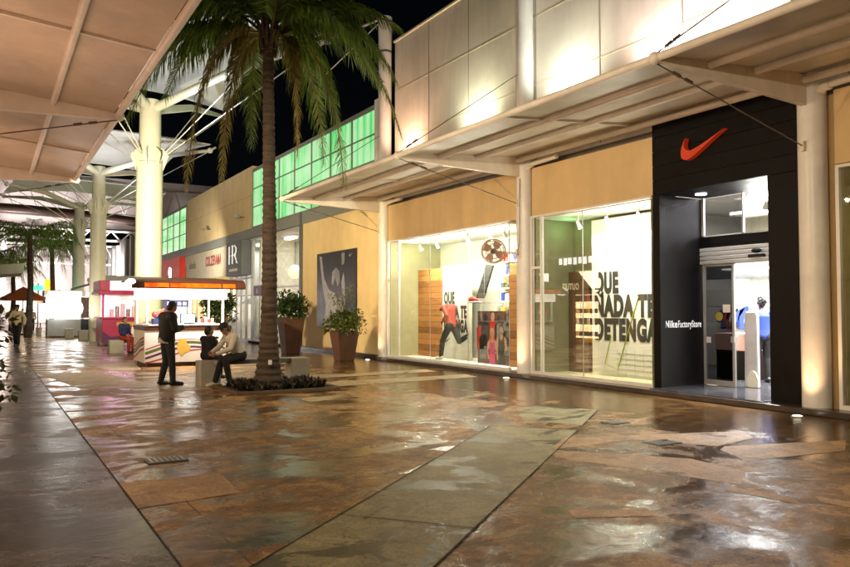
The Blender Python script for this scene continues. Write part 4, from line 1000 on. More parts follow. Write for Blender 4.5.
def palm_frond(mb, rach, base, ctrl, tip, nl=56, ll=.75, hang=.75):
    b, c, t = V(base), V(ctrl), V(tip); path = []
    N = nl
    P = lambda u: b * (1 - u) ** 2 + c * 2 * u * (1 - u) + t * u * u
    rach.tube([P(k / 12) for k in range(13)], [.03 * (1 - k / 13) + .006 for k in range(13)], 6)
    for k in range(N):
        u = .1 + .9 * k / (N - 1); p = P(u); tn = (P(min(1, u + .02)) - P(max(0, u - .02))).normalized()
        sd = tn.cross(V((0, 0, 1)))
        if sd.length < .15: sd = tn.cross(V((c - b).cross(V((0, 0, 1)))) + V((.01, .3, 0)))
        sd.normalize()
        prof = (.45 + .55 * sin(pi * min(1, u * 1.15) ** .8)) * (1 if u < .9 else 1 - (u - .9) * 4)
        for s_ in (-1, 1):
            L = ll * prof * random.uniform(.82, 1.1)
            d0 = (sd * s_ * (.85 - .5 * max(0, -tn.z) ** 2) + tn * .65 + V((random.gauss(0, .07), random.gauss(0, .07), .12))).normalized()
            d1 = (d0 * (1 - hang) + V((0, 0, -1)) * hang + V((random.gauss(0, .09), random.gauss(0, .09), 0))).normalized()
            m1 = p + d0 * L * .42; m2 = m1 + d1 * L * .58
            w_ = tn * (.02 * L / ll + .004)
            mb.add([p - w_ * .6, p + w_ * .6, m1 + w_, m1 - w_, m2], [(0, 1, 2, 3), (3, 2, 4)])

PX, PY = 5.1, 15.2
PL = thing('planter_bed', 'square kerbed planting bed with dark spiky plants around the palm foot', 'planting bed', (5.2, 15.05, 0))
k_ = .07
part('kerb', M['soilkerb'], PL, MB().box(4.14, 6.3, 14.2, 14.2 + k_, 0, .07).box(4.14, 6.3, 15.93, 16.0, 0, .07).box(4.14, 4.14 + k_, 14.2 + k_, 15.93, 0, .07).box(6.23, 6.3, 14.2 + k_, 15.93, 0, .07), .01)
part('soil', M['soil'], PL, MB().box(4.21, 6.23, 14.27, 15.93, 0, .045))
sk = MB()
for _ in range(210):
    x, y = random.uniform(4.35, 6.15), random.uniform(14.4, 15.8)
    if hypot(x - PX, y - PY) < .42: continue
    n = random.randint(8, 13); H = random.uniform(.1, .24)
    for j in range(n):
        a = random.uniform(0, 2 * pi); L = H * random.uniform(.8, 1.3); d_ = V((cos(a) * .6, sin(a) * .6, 1)).normalized(); sd = V((-sin(a), cos(a), 0)) * .022
        p = V((x, y, .04)); m1 = p + d_ * L * .6; tp = m1 + V((cos(a) * .5, sin(a) * .5, .5)) * L * .5
        sk.add([p - sd, p + sd, m1 + sd, m1 - sd, tp], [(0, 1, 2, 3), (3, 2, 4)])
part('plants', M['spiky'], PL, sk)

PT = thing('palm_tree', 'tall coconut palm with drooping fronds in the kerbed bed', 'palm tree', (PX, PY, .045))
path = []; rad = []
lean = lambda z: V((PX + .02 * sin(z * .6) - .04 * (z / 7.6), PY, z))
zz_ = 0.045; k = 0
while zz_ < 7.5:
    t = zz_ / 7.7
    base = .105 + .06 * (1 - t) + .19 * math.exp(-zz_ / .42) + .03 * math.exp(-zz_ / 1.6)
    path.append(lean(zz_)); rad.append(base * (1.05, 1.04, .975, .97)[k % 4] * random.uniform(.985, 1.015))
    zz_ += (.045, .02, .045, .02)[k % 4] * random.uniform(.7, 1.5); k += 1
part('trunk', M['bark'], PT, MB().tube(path, rad, 22))
pb = part('socket', M['kwhite'], PT, MB().box(5.0, 5.07, 14.88, 14.93, .52, .62), .008)
Rv = V((.8627, -.5057, 0)); Dv = V((.5057, .8627, 0)); CB = lean(7.4)
young, old, rach = MB(), MB(), MB()
def fr_(mb, r, d_, z, cr, cd, cz, ll=.75, hang=.75, nl=150):
    palm_frond(mb, rach, CB + V((random.uniform(-.06, .06), random.uniform(-.06, .06), random.uniform(-.05, .1))), CB + Rv * cr + Dv * cd + V((0, 0, cz)), CB + Rv * r + Dv * d_ + V((0, 0, z)), nl, ll * 1.3, hang * .82)
FR = [  # tip (right, away, up), control
    (young, -3.05, .2, -1.7, -2.0, .2, 1.15, .72, .8), (young, -2.6, -.6, -.35, -1.6, -.5, 1.25, .65, .8), (young, -2.5, .9, -1.0, -1.6, .6, 1.1, .7, .8),
    (old, -1.6, -.35, -3.3, -1.35, -.4, .55, .62, .88), (old, -1.05, .3, -2.95, -.9, .2, .4, .6, .9),
    (young, 2.85, .1, -2.1, 1.9, .1, 1.15, .78, .8), (young, 2.7, .7, -.7, 1.7, .6, 1.3, .7, .75), (young, 2.2, -.9, -1.0, 1.4, -.6, 1.1, .7, .78),
    (old, .72, -.5, -2.6, .75, -.5, .45, .55, .85), (young, 1.55, .6, -3.0, 1.35, .5, .55, .75, .85), (young, 1.0, 1.4, -2.4, .9, 1.1, .6, .7, .85),
    (young, -.75, 1.7, -1.9, -.7, 1.3, .9, .7, .8),
    (young, 1.9, -.3, 1.5, .8, -.2, 1.4, .65, .5), (young, -1.8, .2, 1.4, -.9, .2, 1.5, .65, .5), (young, 2.8, .5, .4, 1.4, .4, 1.4, .7, .6), (young, -2.8, -.2, .45, -1.5, -.1, 1.5, .7, .65),
    (young, .3, .8, 2.4, .1, .3, 1.4, .6, .4), (young, -.5, -.8, 2.2, -.2, -.3, 1.4, .6, .4), (young, .9, -1.4, .8, .5, -.8, 1.4, .65, .6),
]
for f_ in FR: fr_(*f_)
part('crown', M['frond'], PT, young); part('old_fronds', M['frondold'], PT, old); part('frond_stalks', mat('frond_stalk', (.12, .09, .03), .5), PT, rach)
fb = MB()
for k in range(14):
    a = k * 2.4; fb.tube([CB + V((cos(a) * .12, sin(a) * .12, -.35 + .03 * k)), CB + V((cos(a) * .22, sin(a) * .22, .15 + .03 * k))], [.06, .02], 6)
part('leaf_bases', M['bark'], PT, fb)
for x, y, tx in ((4.35, 14.4, 3.6), (6.05, 14.4, 6.8)): lamp('bed_uplight', 'SPOT', (x, y, .25), 420, (1, .9, .5), (tx, 15.2, 7.2), .05, spot=48, blend=1)

# far palms
def small_palm(x, y, h, lab, n=22, L=2.6):
    t = thing('palm_tree', lab, 'palm tree', (x, y, 0), 'palms farther down the street')
    part('trunk', M['bark'], t, MB().tube([(x, y, 0), (x + .1, y, h * .5), (x, y, h)], [.24, .17, .14], 12))
    lf, rc = MB(), MB(); c = V((x, y, h))
    for k in range(n):
        a = k * 2.39996; e = .9 - 1.5 * k / n; l_ = L * random.uniform(.85, 1.1); d_ = V((cos(a), sin(a), 0))
        palm_frond(lf, rc, c, c + d_ * l_ * .6 + V((0, 0, .7 + e * .9)), c + d_ * l_ * (.95 - .25 * abs(e)) + V((0, 0, e * 1.9 - 1.3)), 30, 1.2, .7)
    # wider leaflets read at this distance
    part('crown', M['frond'], t, lf); part('frond_stalks', M['stem'], t, rc)
small_palm(2.1, 51, 6.2, 'dark palm left of the grey-green mast, beyond the walking man', 30, 3.4)
small_palm(3.9, 60, 6.2, 'dark palm just behind the farthest mast', 26, 3.0)
small_palm(.1, 57, 5.0, 'low dark palm at the far left edge of the street', 24, 3.0)
small_palm(1.6, 66, 5.0, 'palm standing beside the orange umbrella', 20, 2.6)

def pot_plant(x, y, lab, top=1.25, r0=.27, r1=.42, bush=(.62, .62, .55), cz=1.75, n=900, lm='shrub', ls=.12, twig=False):
    t = thing('potted_plant', lab, 'potted plant', (x, y, 0))
    po = MB(); s = sqrt(2)
    po.hexa([(x - r0, y - r0, 0), (x + r0, y - r0, 0), (x + r0, y + r0, 0), (x - r0, y + r0, 0)], [(x - r1, y - r1, top), (x + r1, y - r1, top), (x + r1, y + r1, top), (x - r1, y + r1, top)])
    part('pot', M['pot'], t, po, .02)
    part('soil', M['soil'], t, MB().box(x - r1 + .04, x + r1 - .04, y - r1 + .04, y + r1 - .04, top + .002, top + .03))
    st = MB(); lf = MB()
    for k in range(9):
        a = k * 2.4; rr = random.uniform(.2, .8)
        st.tube([(x, y, top), (x + cos(a) * rr * bush[0] * .5, y + sin(a) * rr * bush[1] * .5, (top + cz) / 2 + .1), (x + cos(a) * rr * bush[0], y + sin(a) * rr * bush[1], cz + bush[2] * .5)], [.018, .012, .005], 5)
    for k in range(11):
        a = k * 2.4; q = random.uniform(.25, .75)
        c = (x + cos(a) * bush[0] * q, y + sin(a) * bush[1] * q, cz + random.uniform(-.6, .65) * bush[2] * (1.1 - q * .5))
        leaves(lf, c, (bush[0] * .48, bush[1] * .48, bush[2] * .42), int(n * 1.3) // 11, ls, shell=.1)
    for k in range(10):    # trailing sprays
        a = k * .63; p = V((x + cos(a) * bush[0], y + sin(a) * bush[1], cz - bush[2] * .5))
        leaves(lf, p, (.1, .1, .22), 16, ls * .9, shell=0)
    if twig:
        for k in range(16):
            a = k * 2.4; rr = random.uniform(.1, .55); tip = V((x + cos(a) * rr, y + sin(a) * rr, cz + random.uniform(.55, 1.0)))
            st.tube([(x, y, cz), ((x + tip.x) / 2, (y + tip.y) / 2, cz + .45), tip], [.01, .008, .004], 4)
            leaves(lf, tip, (.13, .13, .13), 12, ls * .8, shell=0)
    part('stems', M['stem'], t, st); part('foliage', M[lm], t, lf)
pot_plant(10.0, 22.25, 'tapered brown pot with bright bush and bare twigs before the dark poster', .95, .25, .37, (.66, .66, .44), 1.32, 1500, 'shrub', .11, True)
pot_plant(9.85, 26.8, 'tapered brown pot with dark bush just right of the palm trunk', 1.35, .27, .41, (.6, .6, .6), 1.9, 1300, 'shrubd', .15)
pot_plant(8.1, 30.4, 'dark bush in a pot beyond the right end of the lit kiosk', 1.0, .3, .42, (.62, .62, .7), 1.75, 1200, 'shrubd', .17)
HS = thing('potted_shrub', 'dark olive shrub leaning in at the left edge of the walkway', 'shrub', (-.62, 9.6, 0))
HX = .1
random.seed(11)
part('pot', M['pot'], HS, MB().hexa([(-.9, 9.3, 0), (-.36, 9.3, 0), (-.36, 9.9, 0), (-.9, 9.9, 0)], [(-1.0, 9.2, .7), (-.26, 9.2, .7), (-.26, 10.0, .7), (-1.0, 10.0, .7)]), .02)
lf = MB(); st = MB()
for k in range(22):
    a = k * 2.4; q = random.uniform(.2, .85); z = random.uniform(.75, 1.8)
    c = (-.45 + HX + cos(a) * .62 * q, 9.6 + sin(a) * .6 * q, z)
    leaves(lf, c, (.24, .24, .22), 80, .12, .62, shell=.05); st.tube([(-.62, 9.6, .68), ((c[0] - .62) / 2, (c[1] + 9.6) / 2, z * .7), c], [.02, .012, .005], 5)
for k in range(7):
    a = k * .9; leaves(lf, (.1 + .12 * sin(a), 9.5 + .1 * cos(a), .65 + .09 * k), (.1, .1, .08), 9, .11, .62, shell=0)
part('foliage', M['shrub'], HS, lf); part('stems', M['stem'], HS, st)

# ------------------------------------------------------------------ benches
def bench(x0, x1, y, lab, h=.55, bw=.43, d_=.5):
    t = thing('bench', lab, 'bench', ((x0 + x1) / 2, y, 0), 'concrete block benches')
    for xa in (x0, x1 - bw):
        part('block', M['concrete'], t, MB().box(xa, xa + bw, y - d_ / 2, y + d_ / 2, 0, h), .012)
    part('seat', M['benchtop'], t, MB().box(x0 + bw + .004, x1 - bw - .004, y - d_ * .42, y + d_ * .42, h - .09, h + .006), .008)
    return t
bench(3.95, 6.42, 16.45, 'concrete block bench with dark seat behind the palm, two people on its left end')
bench(3.98, 6.0, 30.6, 'pale concrete bench left of the lit kiosk with a person seated', .5, .5, .55)
bench(4.3, 6.5, 44.8, 'distant concrete bench at the foot of the second mast', .55, .5, .5)

# ------------------------------------------------------------------ white snack kiosk
KX0, KX1, KY0, KY1 = 3.9, 6.25, 22.6, 24.4
K = thing('snack_kiosk', 'white snack kiosk with glowing fascia and orange rolled roof', 'kiosk', ((KX0 + KX1) / 2, 23.5, 0))
part('front_panel', M['kwhite'], K, MB().box(KX0, KX1, KY0, KY0 + .06, .12, 1.06), .006)
part('side_panel', M['kwhite'], K, MB().box(KX0, KX0 + .06, KY0 + .062, KY1, .12, 1.06), .006)
part('side_panel', M['kwhite'], K, MB().box(KX1 - .06, KX1, KY0 + .062, KY1, .12, 1.06), .006)
part('counter_edge', M['kbrown'], K, MB().box(KX0 - .02, KX1 + .03, KY0 - .03, KY1 + .02, 1.062, 1.19), .006)
part('counter_top', M['kwhite'], K, MB().box(KX0 + .1, KX1 + .06, KY0 - .06, KY1 + .02, 1.192, 1.225), .006)
part('back_panel', M['kwhite'], K, MB().box(KX0 + .06, KX1 - .06, KY1 - .06, KY1, .12, 1.06))
for x in (KX0 + .04, KX1 - .12):
    for y in (KY0 + .04, KY1 - .08): part('post', M['white'], K, MB().box(x, x + .06, y, y + .06, 1.225, 1.98))
part('foot_strip', M['kbrown'], K, MB().box(KX0 + .1, KX1 - .05, KY0 + .1, KY1 - .1, .0, .1))
for x in (KX0 + .12, 4.6, 5.3, KX1 - .15):
    for y in (KY0 + .07, KY1 - .07): part('caster', M['kbrown'], K, MB().cyl((x - .03, y, .055), (x + .03, y, .055), .055, n=14))
part('fascia', M['e_fascia'], K, MB().box(KX0 + .0, KX1 - .02, KY0 - .08, KY0 - .02, 1.97, 2.29))
part('fascia', M['e_fascia'], K, MB().box(KX0 - .02, KX0 + .04, KY0 - .018, KY1, 1.97, 2.29))
part('fascia', M['kwhite'], K, MB().box(KX1 - .018, KX1 + .03, KY0 - .018, KY1, 1.97, 2.29))
# rolled roof: brown barrel along the eave with glowing orange strips, pale end caps
def eave(x0, x1, yc, zc, r, a0, a1, n=10): 
    out = []
    for k in range(n + 1):
        a = a0 + (a1 - a0) * k / n; out.append((yc - r * cos(a), zc + r * .62 * sin(a)))
    return out
RX0, RX1 = KX0 - .42, KX1 + .5
pr_ = eave(RX0, RX1, KY0 + .1, 2.3, .42, 0, pi * .5)
b_ = MB(); vs = [(RX0, y, z) for y, z in pr_] + [(RX1 + .0, y, z) for y, z in pr_]; n = len(pr_)
b_.add(vs + [(x, y + (.04 if y < KY0 else 0), z - .03) for x, y, z in vs], [(i, i + 1, n + i + 1, n + i) for i in range(n - 1)] + [(2 * n + i, 2 * n + n + i, 3 * n + i + 1, 2 * n + i + 1) for i in range(n - 1)], True)
roof = part('roof', M['kbrown'], K, b_)
part('roof_top', M['kbrown'], K, MB().hexa([(RX0, KY0 + .12, 2.5), (RX1, KY0 + .12, 2.5), (RX1, KY1 + .3, 2.5), (RX0, KY1 + .3, 2.5)], [(RX0, KY0 + .12, 2.56), (RX1, KY0 + .12, 2.56), (RX1 - .4, KY1 + .1, 2.68), (RX0 + .4, KY1 + .1, 2.68)]))
part('soffit', M['kwhite'], K, MB().box(KX0 - .1, KX1 + .1, KY0 - .1, KY1 + .1, 2.296, 2.32))
for xa, xb in ((RX0 + .35, RX0 + 1.02), (RX0 + 1.06, RX0 + 2.52), (RX0 + 2.57, RX1 - .32)):
    sp_ = MB(); ps = eave(0, 0, KY0 + .1, 2.3, .428, .02, .5, 6); n = len(ps)
    sp_.add([(xa, y, z) for y, z in ps] + [(xb, y, z) for y, z in ps], [(i, i + 1, n + i + 1, n + i) for i in range(n - 1)], True)
    part('glow_strip', M['e_orange'], roof, sp_)
ec = MB(); ec.prism([(RX0 - .002, y, z) for y, z in pr_] + [(RX0 - .002, KY0 + .1, 2.29), ], (-.02, 0, 0)); part('end_cap', M['e_fascia'], roof, ec)
eb = MB().ball((RX0 + .04, KY0 + .0, 2.38), (.2, .3, .17), 16, 10); part('end_lamp', M['e_fascia'], roof, eb)
# painted ribbons on front and side
def ribbon(m, f0, f1, n=26, face='front'):
    r_ = MB(); lo_, hi_ = [], []
    for k in range(n + 1):
        u = k / n
        if face == 'front': p = lambda v: (KX0 + .02 + u * 2.3, KY0 - .0035, v)
        else: p = lambda v: (KX0 - .0035, KY1 - .02 - u * 1.7, v)
        lo_.append(p(f0(u))); hi_.append(p(f1(u)))
    nn = n + 1; r_.add(lo_ + hi_, [(i, i + 1, nn + i + 1, nn + i) for i in range(n)]); part('painted_ribbon', m, K, r_)
wv = lambda u, a, b: a + .16 * sin(u * 3.0 + .1) * 1.0 + b
def wave(b0, th, ph=0): return (lambda u: b0 + .2 * sin(u * 4.2 - .9 + ph) * (1 - .35 * u), lambda u: b0 + th * (1 - .5 * abs(u - .4)) + .2 * sin(u * 4.0 - .8 + ph) * (1 - .35 * u))
for m_, b0, th, ph in (('purple', .38, .06, 0), ('gstripe', .5, .085, .1), ('rstripe', .62, .02, .2), ('rstripe', .31, .04, -.5)): ribbon(M[m_], *wave(b0, th, ph))
for m_, o_ in (('purple', .12), ('gstripe', .2), ('rstripe', .3), ('rstripe', -.02)):
    ribbon(M[m_], lambda u, o_=o_: .2 + o_ + .45 * u ** 1.3 - .4 * max(0, u - .6) ** 1.2, lambda u, o_=o_: .25 + o_ + .47 * u ** 1.3 - .4 * max(0, u - .6) ** 1.2, 26, 'side')
em = MB(); em.prism([(4.9 + .02 * 0 + x, KY0 - .005, .45 + z) for x, z in ((-.1, .1), (-.06, .28), (.05, .36), (.16, .33), (.2, .2), (.3, .12), (.26, -.02), (.14, -.06), (.06, -.16), (-.04, -.08))], (0, -.002, 0))
part('emblem', M['ygraph'], K, em)
# goods on the counter
def cluster(name, lab, cat, x, y, items):
    t = thing(name, lab, cat, (x, y, 1.225))
    for nm, m_, sh, bv in items: part(nm, M[m_], t, sh, bv)
cluster('toy_display', 'small stand of red and blue toys on the left of the kiosk counter', 'toy stand', 4.3, 22.85, [
    ('base', 'bluecloth', MB().box(4.14, 4.46, 22.75, 22.95, 1.225, 1.4), .02), ('toy', 'redc', MB().ball((4.22, 22.8, 1.52), (.1, .08, .1)), 0), ('toy', 'ygraph', MB().ball((4.38, 22.85, 1.55), (.08, .07, .12)), 0), ('toy', 'bluec', MB().ball((4.3, 22.8, 1.46), (.14, .07, .06)), 0), ('arm', 'redc', MB().tube([(4.3, 22.8, 1.55), (4.48, 22.8, 1.68)], [.05, .03], 8), 0)])
cluster('monitor', 'small lit blue screen on the kiosk counter beside the standing man', 'screen', 5.1, 22.9, [
    ('screen', 'e_blue', MB().box(4.98, 5.36, 22.83, 22.845, 1.27, 1.52), 0), ('case', 'blacksoft', MB().box(4.95, 5.39, 22.85, 22.9, 1.25, 1.55), .01), ('foot', 'blacksoft', MB().box(5.1, 5.25, 22.84, 23.0, 1.225, 1.25), 0)])
cluster('snack_tray', 'tray of red and white snack cups on the right of the kiosk counter', 'tray', 5.75, 23.0, [
    ('tray', 'kwhite', MB().box(5.45, 6.0, 22.85, 23.15, 1.225, 1.26), .01)] + [('cup', 'redc' if k % 2 else 'kwhite', MB().cyl((5.52 + k * .1, 22.95, 1.26), (5.52 + k * .1, 22.95, 1.37 + .03 * (k % 3)), .035, .045, 12), 0) for k in range(5)])
cluster('cash_box', 'dark rounded machine on the kiosk counter right of the screen', 'machine', 5.5, 22.75, [
    ('body', 'blacksoft', MB().ball((5.42, 23.3, 1.33), (.15, .15, .13)), 0), ('base', 'redc', MB().box(5.3, 5.55, 23.2, 23.45, 1.225, 1.28), .01)])
cluster('price_board', 'dark blue board hanging inside the kiosk behind the standing man', 'board', 5.1, 24.3, [('panel', 'bluecloth', MB().box(4.75, 5.5, 24.28, 24.3, 1.75, 1.96), 0)] + [('letter_block', 'lwhite', MB().box(4.85 + k * .16, 4.95 + k * .16, 24.274, 24.279, 1.8, 1.9), 0) for k in range(4)])
part('tube_lamp', M['e_white'], K, MB().cyl((4.1, 23.4, 2.26), (6.0, 23.4, 2.26), .02))
lamp('kiosk_light', 'AREA', (5.05, 23.5, 2.24), 60, (1, .9, .75), (5.05, 23.5, 0), 1.8, 1.0)
lamp('kiosk_front_fill', 'AREA', (5.05, 22.2, 1.98), 90, (1, .9, .78), (5.05, 22.45, 0), 2.2, .1)  # added strip fill, brightens the white front panel

# ------------------------------------------------------------------ magenta kiosk
PK = thing('magenta_kiosk', 'magenta kiosk with pink neon sign and glass cabinet', 'kiosk', (5.4, 38, 0))
x0, x1, y0, y1 = 4.5, 6.5, 36.8, 39.0
part('body', M['pink'], PK, MB().box(x0, x1, y0, y1, .12, 1.25), .02)
part('dark_curve', M['purple'], PK, MB().prism([(x0 + .02, y0 - .004, .14), (x0 + 1.9, y0 - .004, .14), (x0 + 1.9, y0 - .004, .4), (x0 + 1.2, y0 - .004, .3), (x0 + .7, y0 - .004, .45), (x0 + .35, y0 - .004, .42), (x0 + .02, y0 - .004, .7)], (0, -.002, 0)))
part('counter', M['pink'], PK, MB().box(x0 - .12, x1 + .1, y0 - .12, y1 + .1, 1.252, 1.32), .01)
for x in (x0, x1 - .08): part('post', M['pink'], PK, MB().box(x, x + .08, y0, y0 + .08, 1.32, 2.35))
part('neon', M['e_magenta'], PK, MB().box(x0 + .1, x0 + .16, y0 - .02, y0 + .02, 1.33, 2.33).box(x0 - .03, x0 - .005, y0 + .2, y0 + .3, 1.33, 2.33))
part('cabinet', M['e_shopw'], PK, MB().box(x0 + .3, x1 - .1, y1 - .3, y1 - .2, 1.33, 2.33))
part('pane', M['glass'], PK, MB().quad((x0 + .2, y0 + .03, 1.33), (x1 - .1, y0 + .03, 1.33), (x1 - .1, y0 + .03, 2.33), (x0 + .2, y0 + .03, 2.33)))
for k in range(6): part('jar', M['steel' if k % 2 else 'dispwhite'], PK, MB().cyl((x0 + .45 + k * .24, y0 + .4, 1.33), (x0 + .45 + k * .24, y0 + .4, 1.7 + .12 * (k % 3)), .09, n=14))
part('cornice', M['pink'], PK, MB().box(x0 - .2, x1 + .2, y0 - .25, y1 + .2, 2.35, 2.52), .02)
part('sign_box', M['pink'], PK, MB().box(x0 - .15, x1 + .2, y0 - .18, y1, 2.522, 3.0), .02)
part('sign_face', M['e_pinkwhite'], PK, MB().box(x0 + .3, x1 + .18, y0 - .2, y0 - .183, 2.56, 2.97))
part('lettering', M['ygraph'], PK, MB().box(x0 + .62, x0 + 1.5, y0 - .006, y0 - .003, .92, 1.1).box(x0 + .75, x0 + 1.4, y0 - .006, y0 - .003, .68, .73))
for x in (x0 + .1, x1 - .1):
    for y in (y0 + .1, y1 - .1): part('caster', M['dkgrey'], PK, MB().cyl((x - .03, y, .06), (x + .03, y, .06), .06, n=12))
lamp('magenta_light', 'AREA', (5.5, 36.5, 2.3), 40, (1, .45, .75), (5.5, 36, 0), 1.6, .2)

# distant white kiosks, blown out by their lamps
for i, (x, y, lab) in enumerate(((3.9, 49.5, 'white-lit kiosk left of the farthest mast, a blown-out lamp on its side'), (5.6, 50.5, 'white-lit kiosk right of the farthest mast with a dark counter'))):
    k_ = thing('lit_kiosk', lab, 'kiosk', (x, y, 0))
    part('counter', M['blacksoft' if i else 'midgrey'], k_, MB().box(x - .9, x + .9, y - .7, y + .7, .1, 1.1), .02)
    part('canopy', M['kwhite'], k_, MB().box(x - 1.1, x + 1.1, y - .95, y + .9, 2.45, 2.8), .02)
    part('back', M['brownp' if i else 'kwhite'], k_, MB().box(x - .95, x + .95, y + .3, y + .36, 1.15, 2.42))
    part('lit_strip', M['e_shopw'], k_, MB().box(x - .9, x + .9, y - .97, y - .952, 2.5, 2.75))
    for sx in (-.9, .84): part('post', M['white'], k_, MB().box(x + sx, x + sx + .06, y - .65, y - .59, 1.1, 2.45))
    for sy in (.5,): part('foot', M['dkgrey'], k_, MB().box(x - .8, x + .8, y - .5, y + .5, 0, .1))
    lx = x + (-.35 if i == 0 else -1.0)
    part('lamp', M['e_tube'], k_, MB().ball((lx, y - 1.05, 1.75), (.4, .25, .58) if i == 0 else (.36, .25, .5), 16, 10))
    lamp('kiosk_glare', 'POINT', (lx, y - 1.6, 1.7), 55, (1, .96, .9), None, .3)
SL = thing('arched_bar', 'dark curved bar reaching out beside the farthest mast', 'bar', (5, 48, 2))
part('bar', M['dkgrey'], SL, MB().tube([(4.2 + k * .22, 48.6, 2.85 + .5 * sin(pi * .5 * k / 10)) for k in range(11)], .06, 8))
part('post', M['dkgrey'], SL, MB().cyl((6.4, 48.6, 0), (6.4, 48.6, 3.35), .05))
# umbrellas
def umbrella(x, y, m_, z, r, lab):
    t = thing('parasol', lab, 'parasol', (x, y, 0), 'cafe parasols down the street')
    n = 8; vs = [(x, y, z + .75)] + [(x + r * cos(2 * pi * k / n), y + r * sin(2 * pi * k / n), z) for k in range(n)] + [(x + r * cos(2 * pi * k / n), y + r * sin(2 * pi * k / n), z - .18) for k in range(n)]
    part('canopy', M[m_], t, MB().add(vs, [(0, 1 + k, 1 + (k + 1) % n) for k in range(n)] + [(1 + k, 9 + k, 9 + (k + 1) % n, 1 + (k + 1) % n) for k in range(n)]))
    part('pole', M['white'], t, MB().cyl((x, y, 0), (x, y, z + .8), .035)); part('base', M['dkgrey'], t, MB().cyl((x, y, 0), (x, y, .1), .35))
    return t
umbrella(2.0, 56, 'umb', 2.45, 1.35, 'orange parasol above the walking man')
umbrella(4.3, 58, 'umbd', 2.3, 1.5, 'dark maroon parasol right of the orange one')
for (x, y, m_, lab) in ((3.6, 70, 'e_greensign', 'small glowing green sign beyond the maroon parasol'), (4.35, 69, 'e_yellow', 'small glowing yellow lantern beyond the maroon parasol')):
    q = thing('lit_sign', lab, 'lit sign', (x, y, 3.2)); part('face', M[m_], q, MB().box(x - .35, x + .35, y, y + .1, 3.3, 3.7 if 'green' in lab else 4.2), .05)
    part('post', M['dkgrey'], q, MB().cyl((x, y + .15, 0), (x, y + .15, 3.9), .05))
for i, (x, y, hh, lab) in enumerate(((3.35, 52, 1.9, 'tall grey pillar sign left of the far kiosks'), (4.0, 46.8, .6, 'low concrete block near the far kiosks'), (2.9, 55, .5, 'white bucket by the far seats'))):
    solo('pillar_sign' if i == 0 else ('concrete_block' if i == 1 else 'bucket'), M['concrete' if i < 2 else 'kwhite'], MB().box(x - .22, x + .22, y - .22, y + .22, 0, hh) if i < 2 else MB().cyl((x, y, 0), (x, y, hh), .16, .2), lab, ('pillar', 'block', 'bucket')[i], bev=.015)
for i, (x, y) in enumerate(((2.6, 57), (3.7, 56.4), (3.2, 59))):
    t = thing('cafe_table', ('dark cafe table under the orange parasol', 'dark cafe table nearest the far kiosks', 'dark cafe table under the maroon parasol')[i], 'table', (x, y, 0))
    part('top', M['dkgrey'], t, MB().cyl((x, y, .72), (x, y, .75), .4)); part('leg', M['dkgrey'], t, MB().cyl((x, y, 0), (x, y, .72), .04))
lamp('far_warm_light', 'POINT', (2.4, 58, 2.2), 160, (1, .75, .45), None, .3)
lamp('far_warm_light', 'POINT', (1.0, 70, 3.0), 500, (1, .75, .6), None, .3)

# ------------------------------------------------------------------ people
def remesh(mb, name, m_, parent, voxel, smooth=4):
    me = bpy.data.meshes.new('tmp'); me.from_pydata(mb.v, [], mb.f)
    bm = bmesh.new(); bm.from_mesh(me); bmesh.ops.recalc_face_normals(bm, faces=bm.faces); bm.to_mesh(me); bm.free()
    ob = bpy.data.objects.new('tmp', me); COL.objects.link(ob)
    r = ob.modifiers.new('r', 'REMESH'); r.mode = 'VOXEL'; r.voxel_size = voxel; r.use_smooth_shade = True
    s = ob.modifiers.new('s', 'SMOOTH'); s.factor = .5; s.iterations = smooth
    dg = bpy.context.evaluated_depsgraph_get(); m2 = bpy.data.meshes.new_from_object(ob.evaluated_get(dg))
    bpy.data.objects.remove(ob); bpy.data.meshes.remove(me)
    m2.name = name; m2.materials.clear(); m2.materials.append(m_)
    for p in m2.polygons: p.use_smooth = True
    o = bpy.data.objects.new(name, m2); COL.objects.link(o)
    if parent: o.parent = parent
    return o

def limb(mb, p, q, r0, r1, n=12):
    p, q = V(p), V(q); mb.tube([p, p.lerp(q, .35), q], [r0, r0 * .6 + r1 * .4 + .004, r1], n)
    mb.ball(p, r0, 12, 8); mb.ball(q, r1, 12, 8)

